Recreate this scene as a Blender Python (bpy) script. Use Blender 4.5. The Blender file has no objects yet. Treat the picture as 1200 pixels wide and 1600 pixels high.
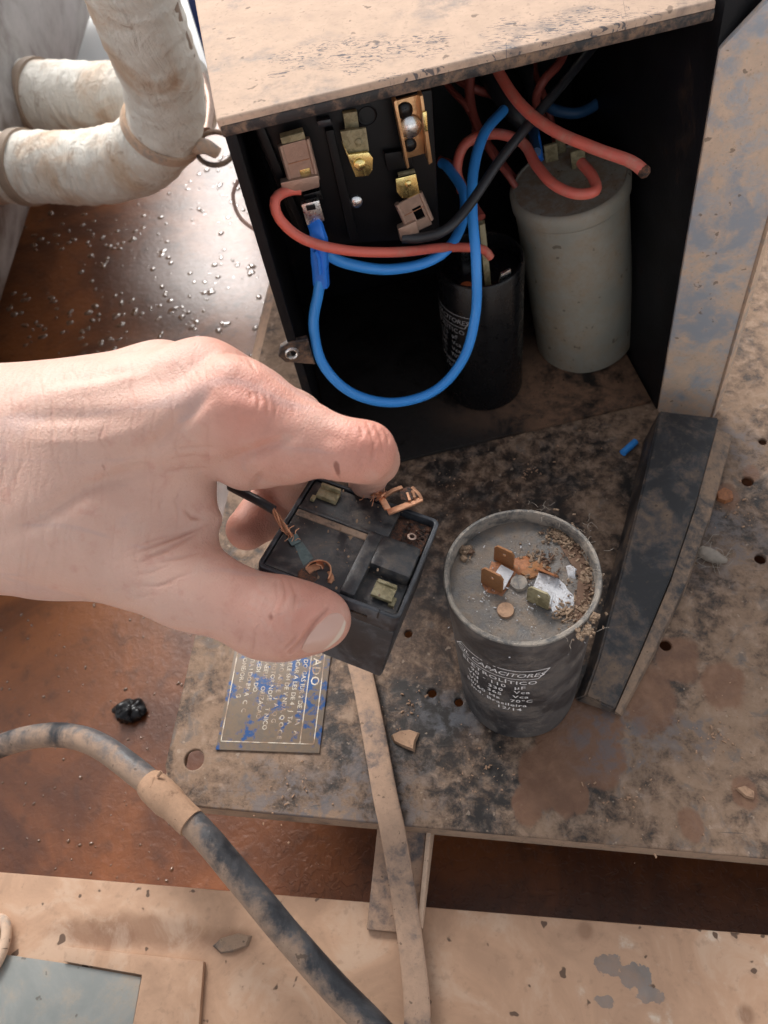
import bpy, bmesh, math, random
import numpy as np
from mathutils import Vector, Matrix, noise as mnoise
from mathutils.bvhtree import BVHTree
random.seed(7)
S = bpy.context.scene
COL = S.collection

# ------------------------------------------------------------------ camera
F = 1200.0; CX, CY = 600.0, 800.0                 # focal length and centre in photo pixels (1200 x 1600)
NAD = np.array([195.0, 809.0, 1200.0]); NAD /= np.linalg.norm(NAD)   # straight down, seen from the camera
CAM_H = 0.335                                     # metres above the plate
def ray(px, py): return np.array([(px - CX) / F, (py - CY) / F, 1.0])
def _g(px, py, z):
    r = ray(px, py); return r * ((CAM_H - z) / (r @ NAD))
_x = _g(1200, 1312, 0) - _g(300, 1255, 0); _x /= np.linalg.norm(_x)   # world X runs along the plate's front edge
ROT = np.stack([_x, np.cross(-NAD, _x), -NAD])
CAM = -(ROT @ _g(810, 1070, 0))                   # world origin: foot of the loose capacitor, on the plate
def at(px, py, z=0.0): return Vector(ROT @ _g(px, py, z) + CAM)       # point at height z
def atd(px, py, d): return Vector(ROT @ (ray(px, py) * d) + CAM)      # point at distance d along the view
def on_plane(px, py, o, n, h=0.0):
    r = Vector(ROT @ ray(px, py)); c = Vector(CAM); n = Vector(n)
    return c + r * (((Vector(o) + n * h - c).dot(n)) / r.dot(n))

cd = bpy.data.cameras.new('camera'); cam = bpy.data.objects.new('camera', cd); COL.objects.link(cam)
cd.sensor_fit = 'VERTICAL'; cd.sensor_height = 7.2; cd.sensor_width = 5.4; cd.lens = 7.2 * F / 1600
cd.clip_start = 0.01; cd.clip_end = 400
R3 = Matrix([list(ROT @ np.array([1., 0, 0])), list(ROT @ np.array([0, -1., 0])), list(ROT @ np.array([0, 0, -1.]))]).transposed()
cam.matrix_world = Matrix.Translation(Vector(CAM)) @ R3.to_4x4()
cd.dof.use_dof = True; cd.dof.focus_distance = 0.285; cd.dof.aperture_fstop = 3.6
S.camera = cam

# ------------------------------------------------------------------ light: bright overcast, glow low behind the box
SUN_EL, SUN_AZ = math.radians(39), math.radians(-25)        # azimuth from +Y towards +X
w = bpy.data.worlds.new('World'); S.world = w; w.use_nodes = True
nt = w.node_tree; bg = nt.nodes['Background']
sky = nt.nodes.new('ShaderNodeTexSky'); sky.sky_type = 'NISHITA'; sky.sun_disc = False
sky.sun_elevation = SUN_EL; sky.sun_rotation = SUN_AZ; sky.air_density = 1.0; sky.dust_density = 5.0; sky.ozone_density = 1.0
hs = nt.nodes.new('ShaderNodeHueSaturation'); hs.inputs['Saturation'].default_value = 0.22
nt.links.new(sky.outputs[0], hs.inputs['Color']); nt.links.new(hs.outputs[0], bg.inputs['Color'])
bg.inputs['Strength'].default_value = 0.145
sd = bpy.data.lights.new('sun', 'SUN'); sd.energy = 1.05; sd.angle = math.radians(22); sd.color = (1, .98, .955)
sun = bpy.data.objects.new('sun', sd); COL.objects.link(sun)
sdir = Vector((math.cos(SUN_EL) * math.sin(SUN_AZ), math.cos(SUN_EL) * math.cos(SUN_AZ), math.sin(SUN_EL)))
sun.rotation_euler = sdir.to_track_quat('Z', 'Y').to_euler(); sun.location = sdir * 3
S.view_settings.view_transform = 'Standard'; S.view_settings.look = 'None'
S.view_settings.exposure = 0.72; S.view_settings.gamma = 1.0

# ------------------------------------------------------------------ material kit
class NT:
    def __init__(s, name):
        s.m = bpy.data.materials.new(name); s.m.use_nodes = True
        s.t = s.m.node_tree; s.n = s.t.nodes; s.b = s.n['Principled BSDF']
        s.tc = s.n.new('ShaderNodeTexCoord'); s.co = s.tc.outputs['Object']
        s.geo = s.n.new('ShaderNodeNewGeometry'); s.world = s.geo.outputs['Position']
    def L(s, a, b):
        if isinstance(a, bpy.types.NodeSocket): s.t.links.new(a, b)
        elif isinstance(a, (tuple, list)) and len(a) == 3 and b.type == 'RGBA': b.default_value = (*a, 1)
        else: b.default_value = a
    def noise(s, scale, detail=4, rough=.55, dist=0., co=None, stretch=None):
        n = s.n.new('ShaderNodeTexNoise'); n.inputs['Scale'].default_value = scale; n.inputs['Detail'].default_value = detail
        n.inputs['Roughness'].default_value = rough; n.inputs['Distortion'].default_value = dist
        co = co or s.co
        if stretch:
            mp = s.n.new('ShaderNodeMapping'); mp.inputs['Scale'].default_value = stretch[0]; mp.inputs['Rotation'].default_value = stretch[1]
            s.L(co, mp.inputs[0]); co = mp.outputs[0]
        s.L(co, n.inputs['Vector']); return n.outputs['Fac']
    def voro(s, scale, feat='F1', co=None):
        n = s.n.new('ShaderNodeTexVoronoi'); n.feature = feat; n.inputs['Scale'].default_value = scale
        s.L(co or s.co, n.inputs['Vector']); return n.outputs['Distance']
    def ss(s, x, a, b):
        n = s.n.new('ShaderNodeMapRange'); n.interpolation_type = 'SMOOTHSTEP'
        s.L(x, n.inputs[0]); n.inputs[1].default_value = a; n.inputs[2].default_value = b; return n.outputs[0]
    def ma(s, op, a, b=0., c=0., clamp=False):
        n = s.n.new('ShaderNodeMath'); n.operation = op; n.use_clamp = clamp
        s.L(a, n.inputs[0]); s.L(b, n.inputs[1]); s.L(c, n.inputs[2]); return n.outputs[0]
    def mul(s, a, b): return s.ma('MULTIPLY', a, b)
    def mix(s, f, a, b):
        n = s.n.new('ShaderNodeMix'); n.data_type = 'RGBA'; s.L(f, n.inputs[0]); s.L(a, n.inputs[6]); s.L(b, n.inputs[7]); return n.outputs[2]
    def blob(s, centre, r, soft=.5, wob=.5, wscale=60):
        """1 inside an uneven patch round a world point, 0 outside"""
        v = s.n.new('ShaderNodeVectorMath'); v.operation = 'SUBTRACT'; s.L(s.world, v.inputs[0]); v.inputs[1].default_value = centre
        if isinstance(r, (int, float)): r = (r, r, r)
        d = s.n.new('ShaderNodeVectorMath'); d.operation = 'DIVIDE'; s.L(v.outputs[0], d.inputs[0]); d.inputs[1].default_value = r
        l = s.n.new('ShaderNodeVectorMath'); l.operation = 'LENGTH'; s.L(d.outputs[0], l.inputs[0])
        nn = s.noise(wscale, 4, .6, co=s.world)
        q = s.ma('MULTIPLY_ADD', s.ma('SUBTRACT', nn, .5), wob * 2, l.outputs['Value'])
        return s.ss(q, 1 + soft * .5, 1 - soft * .5)
    def attr(s, name):
        a = s.n.new('ShaderNodeAttribute'); a.attribute_name = name; return a.outputs['Fac']
    def bump(s, h, strength=.4, dist=.001, prev=None):
        b = s.n.new('ShaderNodeBump'); b.inputs['Strength'].default_value = strength; b.inputs['Distance'].default_value = dist
        s.L(h, b.inputs['Height'])
        if prev: s.L(prev, b.inputs['Normal'])
        s.L(b.outputs[0], s.b.inputs['Normal']); return b.outputs[0]
    def set(s, **k):
        for a, v in k.items():
            s.L(v, s.b.inputs[{'col': 'Base Color', 'rough': 'Roughness', 'metal': 'Metallic', 'ior': 'IOR', 'spec': 'Specular IOR Level', 'coat': 'Coat Weight', 'coatr': 'Coat Roughness', 'coatior': 'Coat IOR',
                               'sss': 'Subsurface Weight', 'sssr': 'Subsurface Radius', 'ssss': 'Subsurface Scale', 'trans': 'Transmission Weight', 'sheen': 'Sheen Weight'}[a]])
        return s

TAN = (.47, .29, .185); TAN2 = (.55, .37, .25); BROWN = (.19, .095, .05); GRIME = (.03, .02, .015)
M = {}
def dusty(name, base, dust, amount, scale=45, base2=None, rough=(.45, .9), bump=.25, specks=True, scratch=0., soft=.11, side=None):
    """painted or plastic surface under uneven dried-mud dust"""
    s = NT(name)
    n1 = s.noise(scale, 6, .62, .6); n2 = s.noise(scale * 4.5, 5, .65, .3); n3 = s.noise(scale * 22, 3, .6)
    q = s.ma('ADD', s.mul(n1, .62), s.mul(n2, .38)); c = .5 + (.5 - amount) * .42
    if side:
        dp = s.n.new('ShaderNodeVectorMath'); dp.operation = 'DOT_PRODUCT'; s.L(s.geo.outputs['Normal'], dp.inputs[0]); dp.inputs[1].default_value = side; q = s.ma('ADD', q, dp.outputs['Value'])
    d = s.ss(s.ma('ADD', q, s.mul(s.ma('SUBTRACT', n3, .5), .10)), c - soft, c + soft)
    dc = s.mix(n2, tuple(x * .72 for x in dust), tuple(min(1, x * 1.2) for x in dust))
    dc = s.mix(s.ss(n3, .55, .75), dc, tuple(x * .75 for x in dust))
    bc = s.mix(s.ss(n1, .4, .6), base, base2 or tuple(x * 1.8 for x in base))
    col = s.mix(d, bc, dc)
    if specks:
        sp = s.ss(s.noise(scale * 9, 2, .4), .70, .74); col = s.mix(s.mul(sp, .7), col, tuple(x * .25 for x in dust))
    if scratch:
        a = s.noise(60, 3, .5, 1.5, stretch=((1, 14, 1), (0, 0, .5))); b = s.noise(50, 3, .5, 2., stretch=((12, 1, 1), (0, 0, -.4)))
        sc = s.ma('MAXIMUM', s.ss(a, .695, .715), s.ss(b, .70, .72))
        sc = s.mul(sc, s.ss(s.noise(14, 2), .5, .6)); col = s.mix(s.mul(sc, scratch), col, tuple(x * 1.3 for x in base))
    s.set(col=col, rough=s.ma('MULTIPLY_ADD', d, rough[1] - rough[0], rough[0]))
    h = s.ma('ADD', s.mul(d, .6), s.mul(n3, .5))
    s.bump(h, bump, .0006); M[name] = s.m; return s
def plain(name, col, rough=.5, metal=0., var=.25, scale=80, bump=.1, **k):
    s = NT(name); n = s.noise(scale, 5, .6)
    c = s.mix(n, tuple(x * (1 - var) for x in col), tuple(min(1, x * (1 + var)) for x in col))
    s.set(col=c, rough=s.ma('MULTIPLY_ADD', s.noise(scale * 3, 3), .25, rough - .12), metal=metal, **k)
    s.bump(s.noise(scale * 5, 3), bump, .0005); M[name] = s.m; return s

# plate: black paint, dust thinner where grime and the hand's shade are painted in
s = NT('plate_paint')
n1 = s.noise(34, 7, .66, .5, co=s.world); n2 = s.noise(150, 6, .68, .3, co=s.world); n3 = s.noise(900, 3, .6, co=s.world)
shade_grime = s.ma('MAXIMUM', s.blob((-.028, .05, 0), (.085, .10, .1), 1.0, .45, 30), s.mul(s.blob((.06, .10, 0), (.06, .05, .1), .9, .5, 40), .6))
q = s.ma('ADD', s.ma('ADD', s.mul(n1, .50), s.mul(n2, .50)), s.mul(s.ma('SUBTRACT', n3, .5), .16))
d = s.ss(s.ma('SUBTRACT', q, s.mul(shade_grime, .13)), .33, .53)
dc = s.mix(s.ss(n1, .3, .7), (.185, .112, .070), (.285, .188, .125))
dc = s.mix(s.ss(n2, .45, .75), dc, (.35, .245, .175))
n4 = s.noise(60, 6, .7, 1.2, co=s.world); worn = s.mul(s.ss(n4, .52, .66), s.ss(n2, .40, .56)); dc = s.mix(s.mul(worn, .7), dc, (.115, .105, .10))
bc = s.mix(s.ss(n2, .42, .62), (.022, .018, .016), (.075, .062, .055))
bc = s.mix(s.mul(shade_grime, s.ss(n1, .4, .6)), bc, (.060, .034, .022))
col = s.mix(d, bc, dc)
sp = s.ss(s.noise(420, 3, .5, co=s.world), .66, .71); col = s.mix(s.mul(sp, .45), col, (.06, .043, .035))
sp = s.ss(s.noise(260, 2, .5, co=s.world), .69, .72); col = s.mix(s.mul(sp, .6), col, (.40, .30, .22))
sc = s.mul(s.ss(s.noise(34, 3, .5, 1.8, co=s.world, stretch=((1, 12, 1), (0, 0, .5))), .70, .715), .6); col = s.mix(sc, col, (.07, .06, .055))
wet = 0.
for px, py, rx, ry in ((915, 1135, .015, .013), (895, 1175, .015, .014), (842, 1215, .0085, .014), (825, 1255, .0065, .009), (880, 1225, .0065, .013), (940, 1185, .010, .012), (905, 1245, .004, .007)):
    wet = s.ma('MAXIMUM', wet, s.blob(tuple(at(px, py)), (rx, ry, .05), .22, .45, 75))
for px, py, r in ((1135, 775, .006), (1175, 740, .004), (1165, 1240, .005), (1130, 1070, .009), (1080, 1290, .005), (1010, 1090, .012), (1060, 1030, .009)):
    wet = s.ma('MAXIMUM', wet, s.mul(s.blob(tuple(at(px, py)), (r, r * 1.3, .05), .3, .5, 120), .9))
col = s.mix(s.mul(wet, .85), col, s.mix(n2, (.15, .068, .036), (.26, .135, .08)))
for px, py, r in ((960, 1160, .02), (1075, 1150, .012), (1100, 840, .03), (1130, 700, .02), (690, 1110, .013), (560, 1265, .03), (420, 1255, .02), (720, 1130, .01)):
    col = s.mix(s.mul(s.mul(s.blob(tuple(at(px, py)), (r, r * .8, .05), .8, .7, 90), s.ss(n2, .42, .6)), .6), col, (.10, .105, .12))
s.set(col=col, rough=s.ma('MULTIPLY_ADD', d, .3, s.ma('MULTIPLY_ADD', wet, -.08, .52)), spec=.4)
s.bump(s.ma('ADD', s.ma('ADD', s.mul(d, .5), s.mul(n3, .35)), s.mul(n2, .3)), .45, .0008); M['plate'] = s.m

# wet rust-brown tray
s = NT('wet_rust')
n1 = s.noise(9, 6, .6, .8, co=s.world); n2 = s.noise(70, 5, .6, co=s.world); n3 = s.noise(200, 5, .65, .5, co=s.world)
col = s.mix(s.ss(n1, .35, .68), (.10, .030, .009), (.27, .088, .025))
col = s.mix(s.mul(s.ss(n2, .5, .75), .5), col, (.035, .014, .008))
s.set(col=col, rough=s.ma('MULTIPLY_ADD', n2, .25, .22), coat=.65, coatr=.36, coatior=1.5, spec=.2)
h = s.ma('ADD', s.mul(n2, .5), s.mul(n3, .5)); bx_ = s.blob((.03, -.10, FZ if 'FZ' in globals() else -.1), (.16, .05, .2), .6, .5, 25); s.b.inputs['Coat Roughness'].default_value = .36
h = s.ma('ADD', h, s.mul(s.mul(s.ss(s.noise(190, 3, .5, .6, co=s.world), .47, .53), bx_), .9)); s.bump(h, .62, .0024); M['tray'] = s.m
s = NT('water_bead'); s.set(col=(.20, .11, .065), rough=.12, coat=1., coatr=.04, coatior=1.75); M['bead'] = s.m

# lower beam: dried mud wash over pale paint
s = NT('beam_paint')
n1 = s.noise(16, 6, .6, .6, co=s.world); n2 = s.noise(95, 5, .62, co=s.world); n3 = s.noise(700, 3, .5, co=s.world)
col = s.mix(n1, (.41, .235, .14), (.55, .355, .235))
pale = s.ss(s.ma('ADD', s.mul(n1, .5), s.mul(n2, .5)), .53, .63); gx = s.n.new('ShaderNodeSeparateXYZ'); s.L(s.world, gx.inputs[0])
col = s.mix(s.mul(pale, s.ss(gx.outputs[0], -.05, .08)), col, (.62, .53, .43))
for px, py, r in ((950, 1508, .005), (990, 1525, .006), (1015, 1555, .0042), (945, 1565, .003)):
    col = s.mix(s.blob(tuple(at(px, py, -.025)), (r * 1.15, r * .7, .05), .15, .8, 330), col, s.mix(n2, (.13, .105, .09), (.30, .26, .235)))
for px, py, rx, ry in ((360, 1470, .010, .005), (235, 1455, .03, .006), (915, 1455, .003, .003), (1165, 1585, .003, .003), (150, 1460, .02, .005)):
    col = s.mix(s.mul(s.blob(tuple(at(px, py, -.025)), (rx, ry, .05), .9, .5, 150), .75), col, (.20, .10, .055))
n4 = s.noise(30, 6, .68, 1., co=s.world); col = s.mix(s.mul(s.ss(n4, .46, .66), .55), col, (.34, .205, .13)); col = s.mix(s.mul(s.ss(n4, .50, .36), .35), col, (.58, .44, .33))
col = s.mix(s.mul(s.ss(s.noise(300, 4, .6, co=s.world), .55, .7), .35), col, (.28, .17, .11))
sp = s.ss(s.noise(150, 2, .4, co=s.world), .70, .73); col = s.mix(sp, col, (.12, .07, .045))
s.set(col=col, rough=.62, spec=.35); s.bump(s.ma('ADD', s.mul(n2, .6), s.mul(n3, .3)), .3, .0007); M['beam'] = s.m

s = dusty('box_top', (.06, .06, .068), (.56, .395, .29), .80, 24, (.33, .29, .265), scratch=1., bump=.35, soft=.14)
_c = s.b.inputs['Base Color'].links[0].from_socket; _k = None
for px, py, rx, ry in ((520, 85, .022, .010), (560, 95, .006, .012), (650, 72, .012, .010), (800, 55, .010, .012), (830, 75, .02, .004), (480, 100, .008, .004), (430, 118, .004, .003), (915, 30, .02, .008), (700, 110, .03, .003), (960, 40, .03, .003)):
    _b = s.mul(s.blob(tuple(at(px, py, .205)), (rx, ry, .05), .4, .9, 120), s.ss(s.noise(160, 4, .6, 2.5, co=s.world, stretch=((1, 3.5, 1), (0, 0, .7))), .54, .60)); _k = _b if _k is None else s.ma('MAXIMUM', _k, _b)
s.L(s.mix(s.mul(_k, .85), _c, (.07, .075, .09)), s.b.inputs['Base Color'])
dusty('box_plastic', (.006, .006, .007), (.05, .03, .02), .10, 30, (.010, .010, .012), rough=(.5, .8), specks=False)
M['box_plastic'].node_tree.nodes['Principled BSDF'].inputs['Specular IOR Level'].default_value = .2
dusty('box_edge', (.012, .012, .014), (.26, .16, .10), .44, 70, (.03, .03, .035))
dusty('flange_dust', (.36, .38, .42), (.68, .50, .37), .54, 30, (.52, .53, .55), bump=.35, scratch=.6, soft=.09)
dusty('lip_dust', (.30, .30, .31), (.68, .48, .34), .74, 40, (.25, .26, .28))
dusty('lip_edge', (.10, .085, .075), (.40, .275, .19), .72, 60, (.2, .16, .13))
dusty('rail_black', (.016, .016, .018), (.19, .13, .09), .36, 46, (.036, .037, .042), rough=(.5, .85), scratch=.9)
dusty('rail_side', (.035, .033, .034), (.30, .20, .135), .55, 60)
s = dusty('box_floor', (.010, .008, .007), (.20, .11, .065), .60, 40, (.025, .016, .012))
_c = s.b.inputs['Base Color'].links[0].from_socket; s.L(s.mix(s.ss(s.ma('ADD', s.blob((.062, .205, 0), (.06, .06, .3), 1.2, .3, 30), s.mul(s.blob((.01, .165, 0), (.05, .025, .3), 1.2, .3, 30), .5)), .0, 1.), (.012, .009, .008), _c), s.b.inputs['Base Color'])  # floor turns near black away from the right: shade painted into its colour
dusty('cap_shell', (.024, .024, .027), (.15, .125, .105), .30, 50, (.062, .062, .066), rough=(.5, .85), scratch=1., soft=.15)
dusty('cap_rim', (.09, .088, .085), (.34, .29, .24), .52, 130, (.18, .175, .165), bump=.5)
dusty('cap_top', (.085, .082, .08), (.21, .16, .12), .46, 70, (.145, .138, .13), bump=.7, soft=.13)
dusty('relay_plastic', (.020, .021, .024), (.14, .115, .092), .33, 90, (.045, .048, .055), rough=(.34, .75), bump=.2, scratch=.5, soft=.14)
dusty('relay_side', (.012, .014, .019), (.075, .08, .09), .36, 60, (.03, .034, .042), rough=(.3, .5), bump=.1)
dusty('burnt', (.012, .008, .007), (.20, .085, .045), .42, 400, (.03, .015, .012), bump=.6)
dusty('dust_ledge', (.05, .04, .033), (.30, .21, .15), .7, 150)
dusty('cable_mud', (.022, .023, .027), (.34, .23, .16), .42, 30, (.085, .085, .09), bump=.5, soft=.11, side=(-.13, -.09, .0))
dusty('strip_mud', (.06, .06, .07), (.46, .30, .205), .68, 45, (.15, .135, .13), bump=.45)
dusty('mud', BROWN, (.44, .27, .17), .8, 130)
dusty('tank_paint', (.13, .095, .07), (.47, .45, .43), .55, 7, (.30, .27, .25), bump=.15, specks=False)
dusty('gray_paint', (.22, .23, .215), (.36, .29, .22), .34, 25, (.27, .275, .255), bump=.12)
dusty('grey_can', (.255, .245, .205), (.29, .22, .15), .40, 26, (.31, .295, .25), bump=.15, rough=(.42, .8), scratch=.3, soft=.15)
dusty('can_top', (.30, .285, .235), (.25, .175, .115), .45, 60, (.34, .32, .27))
dusty('rust_tab', (.30, .12, .04), (.36, .16, .06), .5, 300, (.22, .10, .045), bump=.4)
dusty('brass_old', (.20, .165, .085), (.34, .30, .20), .4, 400, bump=.3)
dusty('rust', (.33, .12, .04), (.22, .10, .055), .5, 200)
dusty('white_crust', (.60, .60, .62), (.30, .25, .21), .28, 350, (.75, .75, .78), bump=.8)
plain('brass', (.95, .70, .30), .24, 1., .25, 200)
plain('tin_brown', (.42, .30, .24), .45, .75, .3, 250, .3)
plain('bronze', (.62, .38, .20), .35, .9, .4, 200, .3)
plain('steel', (.72, .72, .72), .28, 1., .2, 300)
plain('copper', (.78, .40, .24), .38, .85, .35, 500, .3)
plain('copper_dark', (.42, .22, .13), .5, .7, .5, 500, .4)
plain('verdigris', (.12, .17, .17), .7, .0, .6, 600, .6)
plain('black_gloss', (.006, .006, .007), .28, 0., .3, 60, .04, spec=.35)
plain('relay_in_box', (.005, .005, .006), .4, 0., .3, 60, .05, spec=.22)
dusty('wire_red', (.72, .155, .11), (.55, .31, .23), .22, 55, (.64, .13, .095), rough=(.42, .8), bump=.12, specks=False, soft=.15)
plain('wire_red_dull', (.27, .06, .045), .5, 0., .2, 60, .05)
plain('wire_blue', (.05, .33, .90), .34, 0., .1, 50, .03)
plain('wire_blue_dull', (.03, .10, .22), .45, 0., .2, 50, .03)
plain('wire_black', (.025, .026, .03), .38, 0., .3, 60, .05)
plain('boot_blue', (.03, .22, .85), .3, 0., .12, 60, .03)
plain('wire_old', (.44, .27, .21), .6)
plain('print_white', (.80, .80, .80), .6, 0., .5, 700, 0.)
plain('print_dim', (.30, .30, .31), .6, 0., .5, 700, 0.)
plain('blue_paint', (.02, .045, .17), .5)
plain('pale_concrete', (.80, .80, .79), .9, 0., .06, 4)
plain('orange_spot', (.55, .13, .04), .5)
plain('dirt_brown', (.13, .075, .048), .9, 0., .6, 300, .4)
plain('straw', (.23, .155, .10), .8, 0., .5, 400)
plain('lint', (.30, .255, .21), .9, 0., .4, 400)
# label: blue print worn through to metal, muddy film
s = NT('label_plate'); n1 = s.noise(34, 6, .65, .5); n2 = s.noise(300, 5, .6)
col = s.mix(s.ss(s.ma('ADD', s.mul(n1, .6), s.mul(n2, .4)), .43, .50), (.025, .085, .24), (.20, .145, .10))
col = s.mix(s.ss(n2, .50, .6), col, (.17, .135, .105)); s.set(col=col, rough=.4, spec=.4); s.bump(n2, .3, .0004); M['label'] = s.m
s = NT('label_print'); n1 = s.noise(160, 5, .6); s.set(col=s.mix(s.ss(n1, .42, .62), (.62, .55, .45), (.32, .21, .14)), rough=.45, metal=.3); M['label_print'] = s.m
# pipe wrap: white tape, stained tan, wrinkled
s = NT('pipe_wrap'); n1 = s.noise(18, 6, .6, .6); n2 = s.noise(80, 5, .65, 1.2); n3 = s.noise(28, 4, .6, 1., stretch=((3.2, 1, 1), (0, 0, 0)))
col = s.mix(s.ss(n1, .47, .70), (.88, .83, .73), (.66, .46, .30)); col = s.mix(s.mul(s.ss(n2, .58, .72), .6), col, (.38, .22, .12))
s.set(col=col, rough=.65, sheen=.1); s.bump(s.ma('ADD', s.mul(n3, 1.), s.mul(n2, .5)), .8, .005); M['pipe_wrap'] = s.m
plain('pipe_strap', (.36, .27, .20), .6, 0., .4, 60, .2)

# ------------------------------------------------------------------ mesh kit
def link(name, me, mat, parent=None, smooth=True, loc=None):
    o = bpy.data.objects.new(name, me); COL.objects.link(o)
    if mat: me.materials.append(M[mat] if isinstance(mat, str) else mat)
    if smooth:
        me.polygons.foreach_set('use_smooth', [True] * len(me.polygons))
        try: me.set_sharp_from_angle(angle=math.radians(38))
        except Exception: pass
    if parent: o.parent = parent
    return o
def from_bm(name, bm, mat, parent=None, smooth=True):
    bmesh.ops.recalc_face_normals(bm, faces=bm.faces); me = bpy.data.meshes.new(name); bm.to_mesh(me); bm.free()
    return link(name, me, mat, parent, smooth)
def thing(name, label, cat, group=None, loc=(0, 0, 0)):
    o = bpy.data.objects.new(name, None); COL.objects.link(o); o.empty_display_size = .01
    o['label'] = label; o['category'] = cat
    if group: o['group'] = group
    return o
def tag(o, label, cat, group=None):
    o['label'] = label; o['category'] = cat
    if group: o['group'] = group
    return o
def prism_bm(bm, bottom, top, bevel=0., seg=2):
    n = len(bottom); vb = [bm.verts.new(p) for p in bottom]; vt = [bm.verts.new(p) for p in top]; fs = []
    fs.append(bm.faces.new(vb[::-1])); fs.append(bm.faces.new(vt))
    for i in range(n): fs.append(bm.faces.new((vb[i], vb[(i + 1) % n], vt[(i + 1) % n], vt[i])))
    bmesh.ops.recalc_face_normals(bm, faces=fs)
    if bevel:
        es = list({e for f in fs for e in f.edges})
        bmesh.ops.bevel(bm, geom=es, offset=bevel, segments=seg, affect='EDGES', profile=.6, clamp_overlap=True)
def prism(name, bottom, top, mat, parent=None, bevel=0., smooth=True):
    bm = bmesh.new(); prism_bm(bm, bottom, top, bevel); return from_bm(name, bm, mat, parent, smooth)
def frame_box(name, f, x0, x1, y0, y1, z0, z1, mat, parent=None, bevel=.0003):
    """box in a local frame f = (origin, ex, ey, ez)"""
    g = lambda x, y, z: f[0] + f[1] * x + f[2] * y + f[3] * z
    c = [(x0, y0), (x1, y0), (x1, y1), (x0, y1)]
    return prism(name, [g(x, y, z0) for x, y in c], [g(x, y, z1) for x, y in c], mat, parent, bevel)
def spline(pts, step=.003):
    """Catmull-Rom through points (Vector or (Vector, radius))"""
    P = [np.array(p, float) for p in pts]; P = [P[0] * 2 - P[1]] + P + [P[-1] * 2 - P[-2]]; out = []
    for i in range(1, len(P) - 2):
        p0, p1, p2, p3 = P[i - 1:i + 3]; n = max(2, int(np.linalg.norm((p2 - p1)[:3]) / step))
        for k in range(n):
            t = k / n
            out.append(.5 * (2 * p1 + (p2 - p0) * t + (2 * p0 - 5 * p1 + 4 * p2 - p3) * t * t + (3 * p1 - p0 - 3 * p2 + p3) * t ** 3))
    out.append(P[-2]); return out
def sweep(bm, path, radius, seg=12, flat=None, wob=0., up=None, cap=True, rg=None):
    """tube along a path; radius number or list; flat=(w,h) makes an elliptical section"""
    n = len(path); path = [Vector(p[:3]) for p in path]; rings = []; prev = None
    for i in range(n):
        t = (path[min(i + 1, n - 1)] - path[max(i - 1, 0)]).normalized()
        if prev is None:
            a = Vector(up) if up else (Vector((0, 0, 1)) if abs(t.z) < .9 else Vector((1, 0, 0)))
        else: a = prev
        nrm = (a - t * a.dot(t)).normalized(); prev = nrm; bn = t.cross(nrm)
        r = radius[i] if hasattr(radius, '__len__') else radius
        ring = []
        for k in range(seg):
            th = 2 * math.pi * k / seg; c, s_ = math.cos(th), math.sin(th)
            if flat:   # rounded rectangle section
                e = .45; cc = math.copysign(abs(c) ** e, c) * flat[0]; s2 = math.copysign(abs(s_) ** e, s_) * flat[1]; q = bn * cc * r + nrm * s2 * r
            else: q = (nrm * c + bn * s_) * r
            if rg: q *= 1 + rg[0] * mnoise.noise(Vector((i * rg[1], c * 1.3, s_ * 1.3))) + rg[0] * .5 * (1 - ((i * rg[1] * .25 + k / seg) % 1.))
            if wob: q *= 1 + wob * mnoise.noise(Vector((path[i] + q) * 90))
            ring.append(bm.verts.new(path[i] + q))
        rings.append(ring)
    for a, b in zip(rings, rings[1:]):
        for k in range(seg): bm.faces.new((a[k], a[(k + 1) % seg], b[(k + 1) % seg], b[k]))
    if cap: bm.faces.new(rings[0][::-1]); bm.faces.new(rings[-1])
def tube(name, pts, r, mat, parent=None, seg=12, step=.003, **k):
    bm = bmesh.new(); sweep(bm, spline(pts, step), r, seg, **k); return from_bm(name, bm, mat, parent)
def lathe(name, prof, mat, parent=None, seg=72, mtx=None, wob=0.):
    bm = bmesh.new(); rings = []
    for r, z in prof:
        if r < 1e-6: rings.append([bm.verts.new((0, 0, z))]); continue
        rings.append([bm.verts.new((r * math.cos(2 * math.pi * k / seg), r * math.sin(2 * math.pi * k / seg), z)) for k in range(seg)])
    for a, b in zip(rings, rings[1:]):
        for k in range(seg):
            l = (k + 1) % seg
            if len(a) == 1: bm.faces.new((a[0], b[k], b[l]))
            elif len(b) == 1: bm.faces.new((a[k], a[l], b[0]))
            else: bm.faces.new((a[k], a[l], b[l], b[k]))
    if wob:
        for v in bm.verts: v.co += Vector((v.co.x, v.co.y, 0)).normalized() * wob * mnoise.noise(v.co * 70)
    if mtx: bm.transform(mtx)
    return from_bm(name, bm, mat, parent)
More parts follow.
